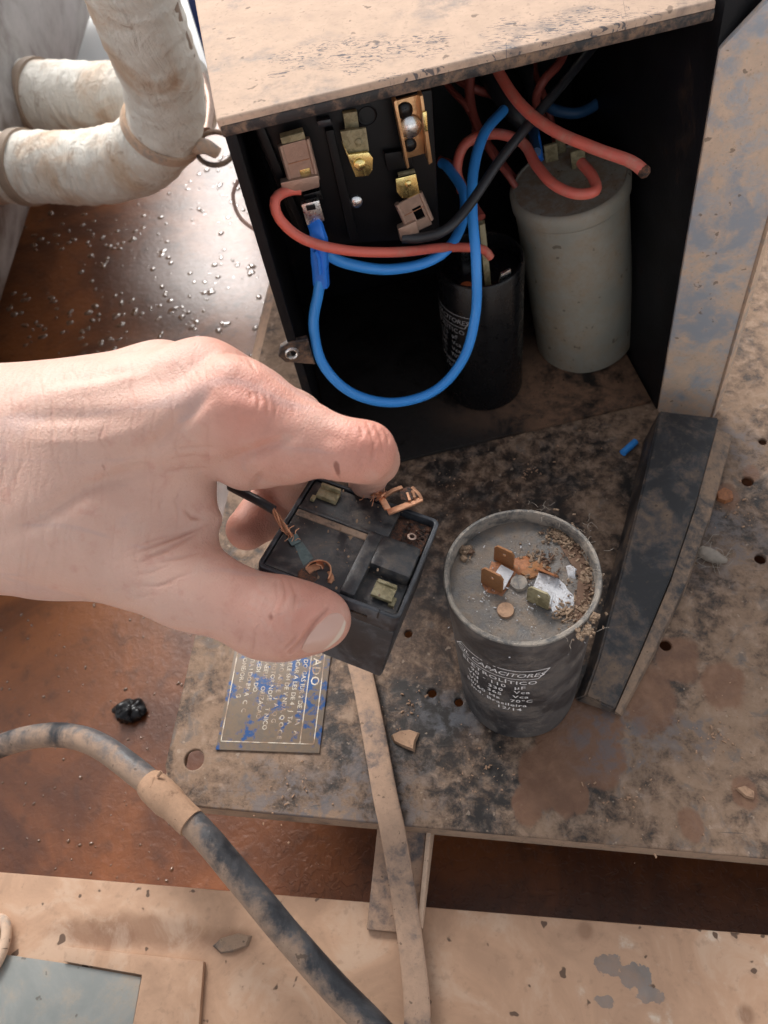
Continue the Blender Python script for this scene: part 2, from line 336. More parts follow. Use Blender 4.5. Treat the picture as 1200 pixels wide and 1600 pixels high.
def curve_sheet(name, outer, holes, z0, z1, mat, parent=None, bevel=0., frame=None, res=1):
    """flat sheet with real holes; outline and holes as lists of 2D points in the frame's plane"""
    cu = bpy.data.curves.new(name, 'CURVE'); cu.dimensions = '2D'; cu.fill_mode = 'BOTH'
    for loop in [outer] + holes:
        sp_ = cu.splines.new('POLY'); sp_.points.add(len(loop) - 1)
        for p, c in zip(sp_.points, loop): p.co = (c[0], c[1], 0, 1)
        sp_.use_cyclic_u = True
    cu.extrude = max((z1 - z0) / 2 - bevel, 1e-5); cu.bevel_depth = bevel; cu.bevel_resolution = 2; cu.offset = -bevel
    t = bpy.data.objects.new('tmp', cu); COL.objects.link(t); bpy.context.view_layer.update()
    me = bpy.data.meshes.new_from_object(t.evaluated_get(bpy.context.evaluated_depsgraph_get())); bpy.data.objects.remove(t)
    me.materials.clear(); zc = (z0 + z1) / 2
    for v in me.vertices:
        q = v.co.copy(); q.z += zc; v.co = q if frame is None else frame[0] + frame[1] * q.x + frame[2] * q.y + frame[3] * q.z
    me.name = name; return link(name, me, mat, parent)
def text_mesh(txt, size, fn, name, mat, parent=None, align='LEFT', shear=0., bold=0., space=1.):
    cu = bpy.data.curves.new(name, 'FONT'); cu.body = txt; cu.size = size; cu.align_x = align; cu.resolution_u = 2; cu.shear = shear; cu.offset = bold; cu.space_character = space
    t = bpy.data.objects.new('tmp', cu); COL.objects.link(t); bpy.context.view_layer.update()
    me = bpy.data.meshes.new_from_object(t.evaluated_get(bpy.context.evaluated_depsgraph_get())); bpy.data.objects.remove(t)
    me.materials.clear()
    bm = bmesh.new(); bm.from_mesh(me); bpy.data.meshes.remove(me)
    bmesh.ops.triangulate(bm, faces=bm.faces)
    bmesh.ops.subdivide_edges(bm, edges=[e for e in bm.edges if e.calc_length() > size * .4], cuts=2)
    for v in bm.verts: v.co = fn(v.co.x, v.co.y)
    me = bpy.data.meshes.new(name); bm.to_mesh(me); bm.free(); return link(name, me, mat, parent, False)
def circ(c, r, n=20, sy=1.): return [(c[0] + r * math.cos(2 * math.pi * k / n), c[1] + r * sy * math.sin(2 * math.pi * k / n)) for k in range(n)]

# ------------------------------------------------------------------ setting
FZ = -.10            # wet floor level
bm = bmesh.new()
bmesh.ops.create_grid(bm, x_segments=1, y_segments=1, size=60); bmesh.ops.translate(bm, verts=bm.verts, vec=(0, 20, -.16))
g = from_bm('ground', bm, 'pale_concrete', smooth=False); g['kind'] = 'structure'
bm = bmesh.new()
prism_bm(bm, [(-1.3, -.6, -.14), (.9, -.6, -.14), (.9, .80, -.14), (-1.3, .80, -.14)], [(-1.3, -.6, FZ), (.9, -.6, FZ), (.9, .80, FZ), (-1.3, .80, FZ)], .002)
g = from_bm('wet_floor', bm, 'tray', smooth=False); g['kind'] = 'structure'

# water beads lying on the wet floor: far too many to count
def bead_cloud():
    vs, fs = [], []; rnd = random.Random(3)
    def bead(p, r, hgt):
        b = len(vs); seg = 9; e1, e2 = rnd.uniform(0, .45), rnd.uniform(0, 6.28); lv = (0., .35, .65, .88)
        for a2 in lv:
            cr = math.sqrt(1 - a2 * a2)
            for k in range(seg):
                a = 2 * math.pi * k / seg; q = r * cr * (1 + e1 * math.sin(a * 2 + e2)); vs.append((p[0] + q * math.cos(a), p[1] + q * math.sin(a), FZ - .0002 + hgt * a2))
        vs.append((p[0], p[1], FZ - .0002 + hgt))
        for i in range(3):
            for k in range(seg): l = (k + 1) % seg; fs.append((b + i * seg + k, b + i * seg + l, b + (i + 1) * seg + l, b + (i + 1) * seg + k))
        for k in range(seg): fs.append((b + 3 * seg + k, b + 3 * seg + (k + 1) % seg, b + 4 * seg))
    for i in range(2400):
        px, py = rnd.uniform(0, 460), rnd.uniform(200, 560); dens = mnoise.noise(Vector((px * .015, py * .015, 0)))
        if rnd.random() > .55 + dens: continue
        p = at(px, py, FZ); r = .0005 + .0034 * rnd.random() ** 4; bead(p, r, r * rnd.uniform(.2, .5))
    for i in range(260):
        px, py = rnd.uniform(0, 330), rnd.uniform(930, 1400); p = at(px, py, FZ); r = .0003 + .0010 * rnd.random() ** 3; bead(p, r, r)
    me = bpy.data.meshes.new('water_drops'); me.from_pydata(vs, [], fs)
    o = link('water_drops', me, 'bead'); [me.attributes.remove(me.attributes[x]) for x in ('sharp_edge',) if x in me.attributes]; o['kind'] = 'stuff'; o['label'] = 'water beads scattered over the wet rust-brown floor'; o['category'] = 'water drops'
bead_cloud()

# ------------------------------------------------------------------ lower sheet-metal beam along the bottom of the picture
BZ = -.025
beam = thing('sheet_metal_beam', 'mud-washed tan sheet metal beam running below the plate', 'beam')
prism('top_sheet', [(-.52, -.30, FZ + .001), (.36, -.30, FZ + .001), (.36, -.0895, FZ + .001), (-.52, -.0895, FZ + .001)],
      [(-.52, -.30, BZ), (.36, -.30, BZ), (.36, -.0895, BZ), (-.52, -.0895, BZ)], 'beam', beam, .0012)
def px_poly(pts, z): return [at(x, y, z) for x, y in pts]
poly = [(105, 1480), (322, 1503), (312, 1640), (205, 1640), (226, 1524), (104, 1503)]
prism('corner_strip', px_poly(poly, BZ + .0003), [v + Vector((0, 0, .0032)) for v in px_poly(poly, BZ)], 'beam', beam, .0006)
poly = [(-80, 1478), (100, 1505), (223, 1527), (203, 1640), (-80, 1640)]
tag(prism('grey_cover', px_poly(poly, BZ + .0005), [v + Vector((0, 0, .0016)) for v in px_poly(poly, BZ)], 'gray_paint', None, .0004), 'flat grey metal cover in the bottom left corner inside a tan strip', 'cover')
a = at(-14, 1480, BZ + .004)
tag(tube('grommet', [(*(a + Vector((.006 * math.cos(t), .011 * math.sin(t), 0))),) for t in np.linspace(0, 2 * math.pi, 17)], .0022, 'lip_dust'), 'tan rounded grommet cut by the left edge beside the grey cover', 'grommet')

# ------------------------------------------------------------------ base plate with punched holes
plate = thing('base_plate', 'muddy black steel base plate that carries box and capacitors', 'plate')
out = [(-.1575, -.044), (-.150, -.0585), (-.146, -.0605), (.40, -.0735), (.40, .52), (-.162, .52), (-.160, .2)]
hl = [(303, 1187, .0046), (1168, 752, .0028), (1188, 873, .0026), (1040, 1008, .0025), (675, 1083, .0020), (717, 1097, .0019), (638, 990, .0019), (1192, 690, .002), (748, 1105, .0013)]
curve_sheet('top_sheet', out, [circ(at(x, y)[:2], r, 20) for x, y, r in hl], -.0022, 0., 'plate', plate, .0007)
prism('front_skirt', [(-.1495, -.0602, -.0150), (.40, -.0732, -.0150), (.40, -.0690, -.0150), (-.1495, -.0565, -.0150)],
      [(-.1495, -.0596, -.0022), (.40, -.0726, -.0022), (.40, -.0690, -.0022), (-.1495, -.0565, -.0022)], 'lip_edge', plate, .0006)
prism('side_skirt', [(-.157, -.054, -.0150), (-.1535, -.054, -.0150), (-.157, .52, -.0150), (-.160, .52, -.0150)],
      [(-.157, -.054, -.0022), (-.1535, -.054, -.0022), (-.157, .52, -.0022), (-.160, .52, -.0022)], 'lip_edge', plate, .0004)
# bracket that carries the plate on the beam
br = thing('support_bracket', 'pale muddy steel bracket joining the plate to the beam below', 'bracket')
a0, a1 = at(578, 1408, BZ), at(655, 1418, BZ)
xs = (a0.x, a1.x)
prism('web', [(xs[0], -.10, BZ + .0004), (xs[1], -.10, BZ + .0004), (xs[1] + .003, -.057, BZ + .0004), (xs[0] + .003, -.057, BZ + .0004)],
      [(xs[0], -.10, BZ + .0025), (xs[1], -.10, BZ + .0025), (xs[1] + .003, -.05, -.0105), (xs[0] + .003, -.05, -.0105)], 'strip_mud', br, .0005)
prism('rib', [(xs[1] + .0002, -.098, BZ + .0004), (xs[1] + .0022, -.098, BZ + .0004), (xs[1] + .0052, -.057, BZ + .0004), (xs[1] + .0032, -.057, BZ + .0004)],
      [(xs[1] + .0002, -.098, BZ + .006), (xs[1] + .0022, -.098, BZ + .006), (xs[1] + .0052, -.052, -.0102), (xs[1] + .0032, -.052, -.0102)], 'lip_dust', br, .0004)

# ------------------------------------------------------------------ printed label on the plate (reads downwards, top towards the right)
LO = at(344, 1160); LX = at(493, 1165)            # lower corners
lab = thing('warning_label', 'worn blue warning label with metallic lettering on the plate', 'label')
lx = (LX - LO).normalized(); lz = Vector((0, 0, 1)); ly = lz.cross(lx); LW = (LX - LO).length; LH = .066
LF = (LO - lx * .0012 - ly * .0035, lx, ly, lz)
frame_box('backing', LF, 0, LW + .0035, 0, LH, .0003, .0009, 'label', lab, .0002)
def lp(x, y, z=.00105): return LF[0] + lx * x + ly * y + lz * z
def bar(n, x0, x1, y0, y1): return prism(n, [lp(x0, y0, .0008), lp(x1, y0, .0008), lp(x1, y1, .0008), lp(x0, y1, .0008)], [lp(x0, y0), lp(x1, y0), lp(x1, y1), lp(x0, y1)], 'label_print', lab)
bw = .0004; x0, x1, y0 = .0016, LW + .0008, .0036
xt = x1 - .0068
for (p, q, r_, t) in ((x0, x1, y0, y0 + bw), (x0, x0 + bw, y0, LH - .003), (x1 - bw, x1, y0, LH - .003), (xt, xt + bw, y0, LH - .003), (x0, x1, LH - .003 - bw, LH - .003)):
    bar('border', p, q, r_, t)
def down(xc):   # text baseline along -ly, glyph tops towards +lx
    return lambda a, b: lp(xc + b, LH - .006 - a)
text_mesh('CUIDADO', .0058, down(x1 - .0053), 'title', 'label_print', lab, space=1.12)
rows = ['A PRESSAO DO GAS IUR 2 DE 1   IA   A', 'SEMPRE TROCAR A LES DE 4   J  TA', 'O USO DO RELE SH DE V NDA, Q O C E', 'SEM O QUADRO ANIE E   J  A  Q G',
        'QUALQUER MOTOR NOSE .  T NICO', 'E OS CABOS AEEUS  . ORIZACAO', 'O SERVICO CEDI   P DO.', 'DA GARANTIA I DO BR A  C  C', 'E MANUAL ONE/ORI  A  G']
for i, rrow in enumerate(rows):
    text_mesh(rrow, .0030, down(xt - .0032 - i * (xt - .003 - x0) / len(rows)), 'text_line', 'label_print', lab, space=1.02)

# ------------------------------------------------------------------ the control box
ang = math.radians(16.1); U = Vector((math.cos(ang), math.sin(ang), 0)); V = Vector((-math.sin(ang), math.cos(ang), 0)); Z = Vector((0, 0, 1))
BO = Vector((-.0985, .1150, 0)); BH = .205; BWD = .182; BD = .15
BF = (BO, U, V, Z)
box = thing('control_box', 'open black plastic control box with dusty tan top', 'control box')
g = lambda x, y, z: BO + U * x + V * y + Z * z
# top: dusty sheet with rounded front edge
bm = bmesh.new(); prism_bm(bm, [g(-.002, -.001, BH - .0045), g(BWD - .013, -.001, BH - .0045), g(BWD - .013, BD, BH - .0045), g(-.006, BD, BH - .0045)],
                           [g(-.002, -.001, BH), g(BWD - .013, -.001, BH), g(BWD - .013, BD, BH), g(-.006, BD, BH)], .0012, 3)
from_bm('top', bm, 'box_top', box)
frame_box('top_edge', BF, -.0015, BWD - .0132, -.0016, .0015, BH - .0062, BH - .0024, 'box_edge', box, .0008)
# left wall leans out slightly towards the bottom
prism('left_wall', [g(-.0035, 0, 0), g(.0005, 0, 0), g(.0005, BD, 0), g(-.0035, BD, 0)], [g(-.001, 0, BH - .0047), g(.003, 0, BH - .0047), g(.003, BD, BH - .0047), g(-.001, BD, BH - .0047)], 'box_plastic', box, .0006)
prism('back_wall', [g(-.003, BD - .004, 0), g(BWD, BD - .004, 0), g(BWD, BD, 0), g(-.003, BD, 0)], [g(-.001, BD - .004, BH - .0047), g(BWD, BD - .004, BH - .0047), g(BWD, BD, BH - .0047), g(-.001, BD, BH - .0047)], 'box_plastic', box, .0006)
prism('right_wall', [g(BWD - .002, -.004, 0), g(BWD + .002, -.004, 0), g(BWD + .002, BD, 0), g(BWD - .002, BD, 0)],
      [g(BWD - .012, -.002, .232), g(BWD + .015, -.002, .232), g(BWD + .015, BD, .232), g(BWD - .012, BD, .232)], 'box_plastic', box, .0006)
# right front flange, leaning back, with a raised lip along its outer side
prism('flange', [g(.180, -.0065, .0), g(.2045, -.0185, .0), g(.2045, -.0145, .0), g(.181, -.0035, .0)],
      [g(.1715, -.0045, .190), g(.1985, -.0165, .228), g(.1985, -.0125, .228), g(.1725, -.0015, .190)], 'flange_dust', box, .0009)
prism('flange_lip', [g(.2046, -.0200, .0), g(.2105, -.0150, .0), g(.2105, -.005, .0), g(.2046, -.005, .0)],
      [g(.1990, -.0185, .229), g(.2050, -.0135, .229), g(.2050, -.003, .229), g(.1990, -.003, .229)], 'lip_dust', box, .0009)
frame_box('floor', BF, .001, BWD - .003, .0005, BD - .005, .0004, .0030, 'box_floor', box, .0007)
# screw ear on the left wall
ea = g(-.0045, .002, .083)
EF = (on_plane(455, 545, g(0, .002, 0), V), U, Z, -V)
curve_sheet('screw_ear', [(.0085, .006), (.0, .0062), (-.004, .0045), (-.0062, 0), (-.004, -.0045), (0, -.0062), (.0085, -.010)], [circ((0, 0), .0022, 16)], 0, .003, 'box_edge', box, .0006, EF)
bm = bmesh.new(); c_ = EF[0]; sweep(bm, [c_ - V * .003 + (U * math.cos(t) + Z * math.sin(t)) * .0026 for t in np.linspace(0, 2 * math.pi, 17)], .0008, 8, cap=False, up=-V)
from_bm('eyelet', bm, 'steel', box)

# black rail that runs forward from the box's right wall
rail = thing('black_rail', 'scuffed black plastic rail running forward from the box flange', 'rail')
def rp(L): return [at(x, y, z) for x, y, z in L]
left = [(1031, 641, .024), (1002, 770, .021), (968, 905, .016), (934, 1032, .010), (914, 1088, .006)]
right = [(1124, 652, .024), (1088, 782, .021), (1060, 865, .018), (1030, 942, .014), (960, 1108, .006)]
bm = bmesh.new(); Lt = [bm.verts.new(v) for v in rp(left)]; Rt = []
rr = [at(1124, 652, .024), at(1090, 778, .021), at(1050, 897, .016), at(1003, 1010, .010), at(960, 1108, .006)]
Rt = [bm.verts.new(v) for v in rr]
Lb = [bm.verts.new((v.co.x - .0045, v.co.y, .0003)) for v in Lt]; Rb = [bm.verts.new((v.co.x, v.co.y, .0003)) for v in Rt]
for i in range(4):
    bm.faces.new((Lt[i], Lt[i + 1], Rt[i + 1], Rt[i])); bm.faces.new((Lb[i], Lb[i + 1], Lt[i + 1], Lt[i])); bm.faces.new((Rt[i], Rt[i + 1], Rb[i + 1], Rb[i])); bm.faces.new((Rb[i], Rb[i + 1], Lb[i + 1], Lb[i]))
bm.faces.new((Lt[0], Rt[0], Rb[0], Lb[0])); bm.faces.new((Lb[4], Rb[4], Rt[4], Lt[4]))
bmesh.ops.recalc_face_normals(bm, faces=bm.faces); bmesh.ops.bevel(bm, geom=[e for e in bm.edges if len(e.link_faces) == 2 and e.calc_face_angle() > .5], offset=.0008, segments=2, affect='EDGES')
from_bm('bar', bm, 'rail_black', rail)
b0 = [Vector((v.x + .0006, v.y, .0003)) for v in rr]; wd = [.0085, .0075, .0065, .0045, .002]
bm = bmesh.new()
top_a = [bm.verts.new((p.x, p.y, q.z * .62)) for p, q in zip(b0, rr)]; top_b = [bm.verts.new((p.x + w_, p.y - .001, q.z * .45)) for p, q, w_ in zip(b0, rr, wd)]
bot_a = [bm.verts.new((p.x, p.y, .0003)) for p in b0]; bot_b = [bm.verts.new((p.x + w_ + .001, p.y - .001, .0003)) for p, w_ in zip(b0, wd)]
for i in range(4):
    for A_, B_ in ((top_a, top_b), (top_b, bot_b), (bot_b, bot_a), (bot_a, top_a)): bm.faces.new((A_[i], A_[i + 1], B_[i + 1], B_[i]))
bm.faces.new((top_a[0], top_b[0], bot_b[0], bot_a[0])); bm.faces.new((top_a[4], top_b[4], bot_b[4], bot_a[4]))
from_bm('side_ledge', bm, 'rail_side', rail)

# ------------------------------------------------------------------ start relay mounted inside the box (upper left)
PN = -V                                            # panel faces the opening
PO = g(.0, .020, .0)
def pp(px, py, h=0.): return on_plane(px, py, PO, PN, h)
def pprism(name, pts, h0, h1, mat, parent, bevel=.0003): return prism(name, [pp(x, y, h1) - PN * (h1 - h0) for x, y in pts], [pp(x, y, h1) for x, y in pts], mat, parent, bevel)
rel = thing('box_relay', 'black start relay with brass terminals mounted inside the control box', 'relay')
pprism('body', [(392, 192), (676, 140), (688, 372), (470, 388)], -.034, 0., 'relay_in_box', rel, .0015)
pprism('rim', [(398, 200), (412, 197), (486, 374), (474, 377)], .0002, .003, 'relay_in_box', rel, .0006)
pprism('rib', [(495, 190), (516, 186), (520, 196), (498, 200)], .0002, .0035, 'relay_side', rel, .0005)
pprism('rib', [(508, 205), (522, 203), (560, 372), (546, 376)], .0002, .003, 'relay_in_box', rel, .0006)
pprism('rib', [(600, 240), (640, 235), (646, 262), (606, 268)], .0002, .003, 'relay_in_box', rel, .0006)
bm = bmesh.new(); sweep(bm, [pp(573, 180) - PN * .001 + (U * math.cos(t) + Z * math.sin(t)) * .0035 for t in np.linspace(0, 2 * math.pi, 19)], .0012, 8, cap=False, up=PN); from_bm('socket', bm, 'relay_in_box', rel)
def rivet(name, px, py, r, mat, parent, h=0.):
    c = pp(px, py, h); q = Vector((0, 0, 1)).rotation_difference(PN).to_matrix().to_4x4()
    return lathe(name, [(r * 1.05, 0), (r, r * .25), (r * .7, r * .5), (0, r * .6)], mat, parent, 20, Matrix.Translation(c) @ q)
rivet('rivet', 556, 315, .0026, 'steel', rel, .0002)
# male tabs
pprism('tab', [(536, 178), (558, 174), (562, 206), (541, 210)], .0002, .0025, 'brass_old', rel)
pprism('tab', [(532, 206), (572, 200), (577, 236), (570, 243), (548, 243), (538, 232)], .0045, .0058, 'brass_old', rel)
pprism('tab', [(534, 222), (545, 242), (576, 238), (583, 247), (582, 266), (576, 275), (556, 277), (546, 252)], .0062, .0076, 'brass', rel)
rivet('rivet', 562, 257, .0022, 'brass', rel, .0078); rivet('rivet', 560, 222, .0014, 'brass_old', rel, .006)
# tall bronze clip with a screw
pprism('clip', [(617, 158), (655, 148), (664, 240), (636, 248)], .0035, .0048, 'bronze', rel)
pprism('clip_side', [(615, 160), (620, 156), (640, 262), (636, 264)], .0035, .0095, 'bronze', rel)
pprism('clip_side', [(656, 150), (661, 149), (676, 254), (670, 258)], .0035, .0095, 'bronze', rel)
pprism('clip_spring', [(660, 176), (667, 174), (669, 205), (664, 206)], .0096, .0106, 'brass', rel)
rivet('screw', 641, 197, .0042, 'steel', rel, .005)
rivet('hole_disc', 632, 172, .0030, 'black_gloss', rel, .0046); rivet('hole_disc', 640, 226, .0026, 'black_gloss', rel, .0046)  # black discs painted in for the dark of open holes
pprism('tab', [(618, 280), (650, 272), (656, 302), (648, 309), (628, 310), (620, 300)], .0055, .0066, 'brass', rel)
pprism('tab', [(622, 272), (648, 266), (650, 274), (624, 280)], .0015, .0030, 'brass_old', rel); rivet('rivet', 638, 287, .0013, 'brass', rel, .0068)
pprism('tab', [(474, 305), (500, 298), (505, 312), (478, 318)], .0005, .0045, 'black_gloss', rel)

def spade(name, label, quad, mat, win, tail, h=.006):
    """crimped female connector: folded body with a window, rolled sides and crimp tail; quad runs TL, TR, BR, BL"""
    t = thing(name, label, 'connector', 'crimp connectors in the control box')
    P4 = [pp(x, y, h) for x, y in quad]; o = P4[3]; ex = (P4[2] - P4[3]).normalized(); wdt = ((P4[2] - P4[3]).length + (P4[1] - P4[0]).length) / 2
    ey = (((P4[0] + P4[1]) / 2) - ((P4[3] + P4[2]) / 2)); ln = ey.length; ey = ey.normalized(); ex = (ex - ey * ex.dot(ey)).normalized()
    fr = (o, ex, ey, PN)
    w0 = [(wdt * a, ln * b) for a, b in ((win[0], win[1]), (win[2], win[1]), (win[2], win[3]), (win[0], win[3]))]
    curve_sheet('body', [(0, 0), (wdt, 0), (wdt, ln), (0, ln)], [w0], 0, .0009, mat, t, .00015, fr)
    for s0 in (0, 1):
        bm = bmesh.new(); xx = -.0004 if s0 == 0 else wdt + .0004
        sweep(bm, [fr[0] + ex * xx + ey * q * ln + PN * .0002 for q in (.12, .5, 1.)], .0011, 8); from_bm('rolled_side', bm, mat, t)
    frame_box('fold_line', fr, .0004, wdt - .0004, ln * .60, ln * .60 + .0003, .0009, .0011, 'copper_dark', t, 0)
    if tail:
        T = [pp(x, y, h + .0024) - PN * .0024 for x, y in tail]
        prism('crimp', [v - PN * .0010 for v in T], [v + PN * .0024 for v in T], mat, t, .0006)
    return t
spade('spade_connector', 'tin-brown female connector on the leftmost relay tab with red wire', [(440, 226), (478, 217), (497, 290), (460, 298)], 'tin_brown', (.42, .18, .86, .42), [(438, 286), (498, 274), (500, 293), (444, 308)])
pprism('tab', [(438, 216), (474, 206), (478, 217), (441, 226)], .004, .0075, 'brass_old', rel)
pprism('tab', [(462, 264), (486, 258), (490, 280), (467, 284)], .0045, .0058, 'brass', rel)
spade('spade_connector', 'brown female connector low on the relay with black wire', [(624, 316), (655, 303), (678, 350), (643, 364)], 'tin_brown', (.45, .30, .85, .68), [(622, 358), (650, 346), (656, 366), (626, 378)])
# boot-covered connector with blue wires
bt = thing('boot_connector', 'steel connector under a bright blue boot joining two blue wires', 'connector')
pprism('blade', [(470, 320), (499, 313), (508, 346), (480, 354)], .006, .0088, 'steel', bt, .0008)
pprism('blade_slot', [(478, 323), (492, 320), (494, 327), (480, 330)], .0089, .0094, 'black_gloss', bt, .0002)
hB = .011
tube('boot', [(*pp(x, y, hB + q),) for x, y, q in ((492, 350, -.003), (496, 362, 0), (499, 385, .001), (500, 410, .001), (502, 445, .001))], [.0030] * 3 + [.0036] * 5 + [.0034] * 60, 'boot_blue', bt, 14, .0025, flat=(1., .62), up=tuple(PN))
tube('boot_fold', [(*pp(x, y, hB + .0035),) for x, y in ((492, 392), (498, 404), (500, 428))], .0009, 'boot_blue', bt, 8)

# ------------------------------------------------------------------ capacitors inside the box
def cyl_frame(base, top): 
    z = (top - base).normalized(); q = Vector((0, 0, 1)).rotation_difference(z); return Matrix.Translation(base) @ q.to_matrix().to_4x4(), (top - base).length
kb = at(757, 600, .0032); kt = Vector((kb.x, kb.y, .0)) + Vector((.0, -.001, .092))
mt, hh = cyl_frame(kb, kt); r = .0215
kc = thing('black_capacitor', 'glossy black capacitor standing inside the box under the blue wire', 'capacitor')
lathe('can', [(0, 0), (r - .002, 0), (r - .0003, .0015), (r, .004), (r, hh - .001), (r - .0006, hh), (r - .0016, hh), (r - .002, hh - .001), (r - .002, hh - .0085)], 'black_gloss', kc, 72, mt)
lathe('top_disc', [(r - .0021, hh - .0084), (r * .8, hh - .008), (0, hh - .008)], 'black_gloss', kc, 48, mt)
def on_can(m, rad, a0): return lambda off, zz: (lambda x, y: m @ Vector((rad * math.cos(a0 + (x + off) / rad), rad * math.sin(a0 + (x + off) / rad), zz + y)))
def can_text(m, rad, hh, a0, parent, mat, k=1.):
    fn = on_can(m, rad + .0002, a0); W_ = .0345 * k; zt = hh * .705
    f0 = fn(0, zt)
    def bar2(x0, y0, x1, y1, wd=.00045 * k):
        n = 14; vs = []; L_ = math.hypot(x1 - x0, y1 - y0); nx, ny = -(y1 - y0) / L_ * wd / 2, (x1 - x0) / L_ * wd / 2
        bm = bmesh.new(); A_ = []; B_ = []
        for i in range(n + 1):
            t = i / n; x, y = x0 + (x1 - x0) * t, y0 + (y1 - y0) * t; A_.append(bm.verts.new(f0(x + nx, y + ny))); B_.append(bm.verts.new(f0(x - nx, y - ny)))
        for i in range(n): bm.faces.new((A_[i], A_[i + 1], B_[i + 1], B_[i]))
        me = bpy.data.meshes.new('print_frame'); bm.to_mesh(me); bm.free(); return link('print_frame', me, mat, parent, False)
    sl = .0040 * k; hb = .0074 * k
    bar2(-W_ / 2 - sl / 2, 0, W_ / 2 - sl / 2, 0); bar2(-W_ / 2 + sl / 2, hb, W_ / 2 + sl / 2, hb); bar2(-W_ / 2 - sl / 2, 0, -W_ / 2 + sl / 2, hb); bar2(W_ / 2 - sl / 2, 0, W_ / 2 + sl / 2, hb)
    text_mesh('CJL CAPACITORES', .0044 * k, fn(0, zt + .0021 * k), 'print_line', mat, parent, 'CENTER', .25, .00002, .96)
    for i, (t_, sz) in enumerate((('ELETROLÍTICO', .0042), ('90 - 110  µF', .0040), ('VN   330   Vca', .0038), ('VII   365   Vca', .0038), ('50/60 Hz   70°C', .0038), ('Ind. Brasileira', .0038), ('12/14', .0040))):
        text_mesh(t_, sz * k, fn(0, zt - (.0047 + .0046 * i) * k), 'print_line', mat, parent, 'CENTER' if i < 6 else 'LEFT', 0, .00003, 1.1)
# direction from the black can to the camera, its print turned to the left
cl = mt.inverted() @ Vector(CAM); can_text(mt, r, hh, math.atan2(cl.y, cl.x) - 1.12, kc, 'print_dim', 1.0)
P_ = lambda px, py, z: at(px, py, z)
tz = kt.z - .008
prism('terminal', [at(757, 440, tz), at(766, 440, tz), at(768, 447, tz), at(758, 448, tz)], [at(747, 345, tz + .03), at(757, 343, tz + .03), at(758, 350, tz + .03), at(749, 352, tz + .03)], 'brass_old', kc, .0003)
prism('terminal', [at(776, 452, tz), at(800, 442, tz), at(801, 446, tz), at(777, 456, tz)], [at(782, 425, tz + .010), at(797, 418, tz + .010), at(798, 421, tz + .010), at(783, 429, tz + .010)], 'steel', kc, .0002)
prism('terminal', [at(720, 405, tz), at(732, 402, tz), at(733, 405, tz), at(721, 408, tz)], [at(721, 392, tz + .006), at(732, 390, tz + .006), at(733, 393, tz + .006), at(722, 395, tz + .006)], 'steel', kc, .0002)
c_ = at(729, 449, tz); lathe('seal_plug', [(.0035, 0), (.0032, .001), (0, .0014)], 'orange_spot', kc, 20, Matrix.Translation(c_))

gb = atd(914, 527, .4545); gt = atd(889, 280, .366)
gb = at(914, 530, .0032)
mg, gh = cyl_frame(gb, gt); r = .0277
gc = thing('grey_capacitor', 'pale grey capacitor standing inside the box on the right', 'capacitor')
lathe('can', [(0, 0), (r - .002, 0), (r - .0004, .0012), (r, .004), (r - .0004, gh - .0105), (r - .0006, gh - .0095), (r + .0007, gh - .0080), (r + .0009, gh - .002), (r - .0003, gh - .0003), (r - .0012, gh), (r - .0018, gh - .0008)], 'grey_can', gc, 80, mg)
lathe('top_disc', [(r - .0017, gh - .0008), (r * .7, gh - .0011), (0, gh - .0012)], 'can_top', gc, 56, mg)
GN = (mg.to_3x3() @ Vector((0, 0, 1)))
def gp(px, py, h=0.): return on_plane(px, py, gt - GN * .0012, GN, h)
for q in ([(852, 252), (872, 247), (873, 250), (853, 255)], [(893, 262), (915, 256), (916, 259), (894, 265)], [(870, 238), (884, 235), (885, 238), (871, 241)]):
    prism('terminal', [gp(x, y) for x, y in q], [gp(x, y) + GN * .009 for x, y in q], 'brass_old', gc, .0002)
tube('seal_boot', [(*(gp(843, 262) + GN * .004),), (*(gp(841, 250) + GN * .009),), (*(gp(838, 240) + GN * .016),)], .0026, 'boot_blue', gc, 12)

# ------------------------------------------------------------------ wires in the box: (px, py, distance)
def wire(name, label, pts, r, mat, group=None, ends=None, **k):
    P = [(*atd(x, y, d),) for x, y, d in pts]
    return tag(tube(name, P, r, mat, None, 14, .002, **k), label, 'wire', group)
DP = lambda px, py, h: (pp(px, py, h) - Vector(CAM)).dot(Vector(ROT @ np.array([0, 0, 1.])))
G_ = 'wires in the control box'
h = .008
wire('red_wire', 'pale red wire curving from the leftmost connector to the black capacitor', [(470, 296, DP(470, 296, .0066)), (450, 298, DP(450, 298, .007)), (430, 312, DP(430, 310, .012)), (437, 342, DP(437, 342, .015)), (475, 374, DP(475, 374, .017)), (540, 391, DP(540, 391, .017)),
     (620, 394, DP(620, 394, .014)), (690, 387, .340), (735, 387, .352), (757, 391, .358), (766, 402, .362)], .00205, 'wire_red', G_)
wire('blue_wire', 'bright blue wire hanging in a wide loop in front of the box', [(501, 436, DP(501, 436, .012)), (497, 460, DP(497, 460, .013)), (490, 510, DP(490, 510, .016)), (505, 570, DP(505, 570, .02)), (550, 614, DP(550, 614, .024)), (615, 629, DP(615, 629, .026)), (680, 610, DP(680, 610, .024)), (724, 560, DP(724, 560, .02)), (743, 490, DP(743, 490, .014)), (744, 410, .338),
     (738, 330, .334), (740, 265, .335), (757, 208, .340), (787, 172, .352)], .00235, 'wire_blue', G_)
wire('blue_wire', 'bright blue wire sagging behind the red one towards the back', [(508, 396, DP(508, 396, .011)), (540, 411, DP(540, 411, .009)), (600, 421, DP(600, 421, .006)), (660, 412, DP(660, 412, .0)), (700, 388, .344), (723, 345, .352), (724, 300, .358), (700, 262, .366), (690, 255, .37)], .00235, 'wire_blue', G_)
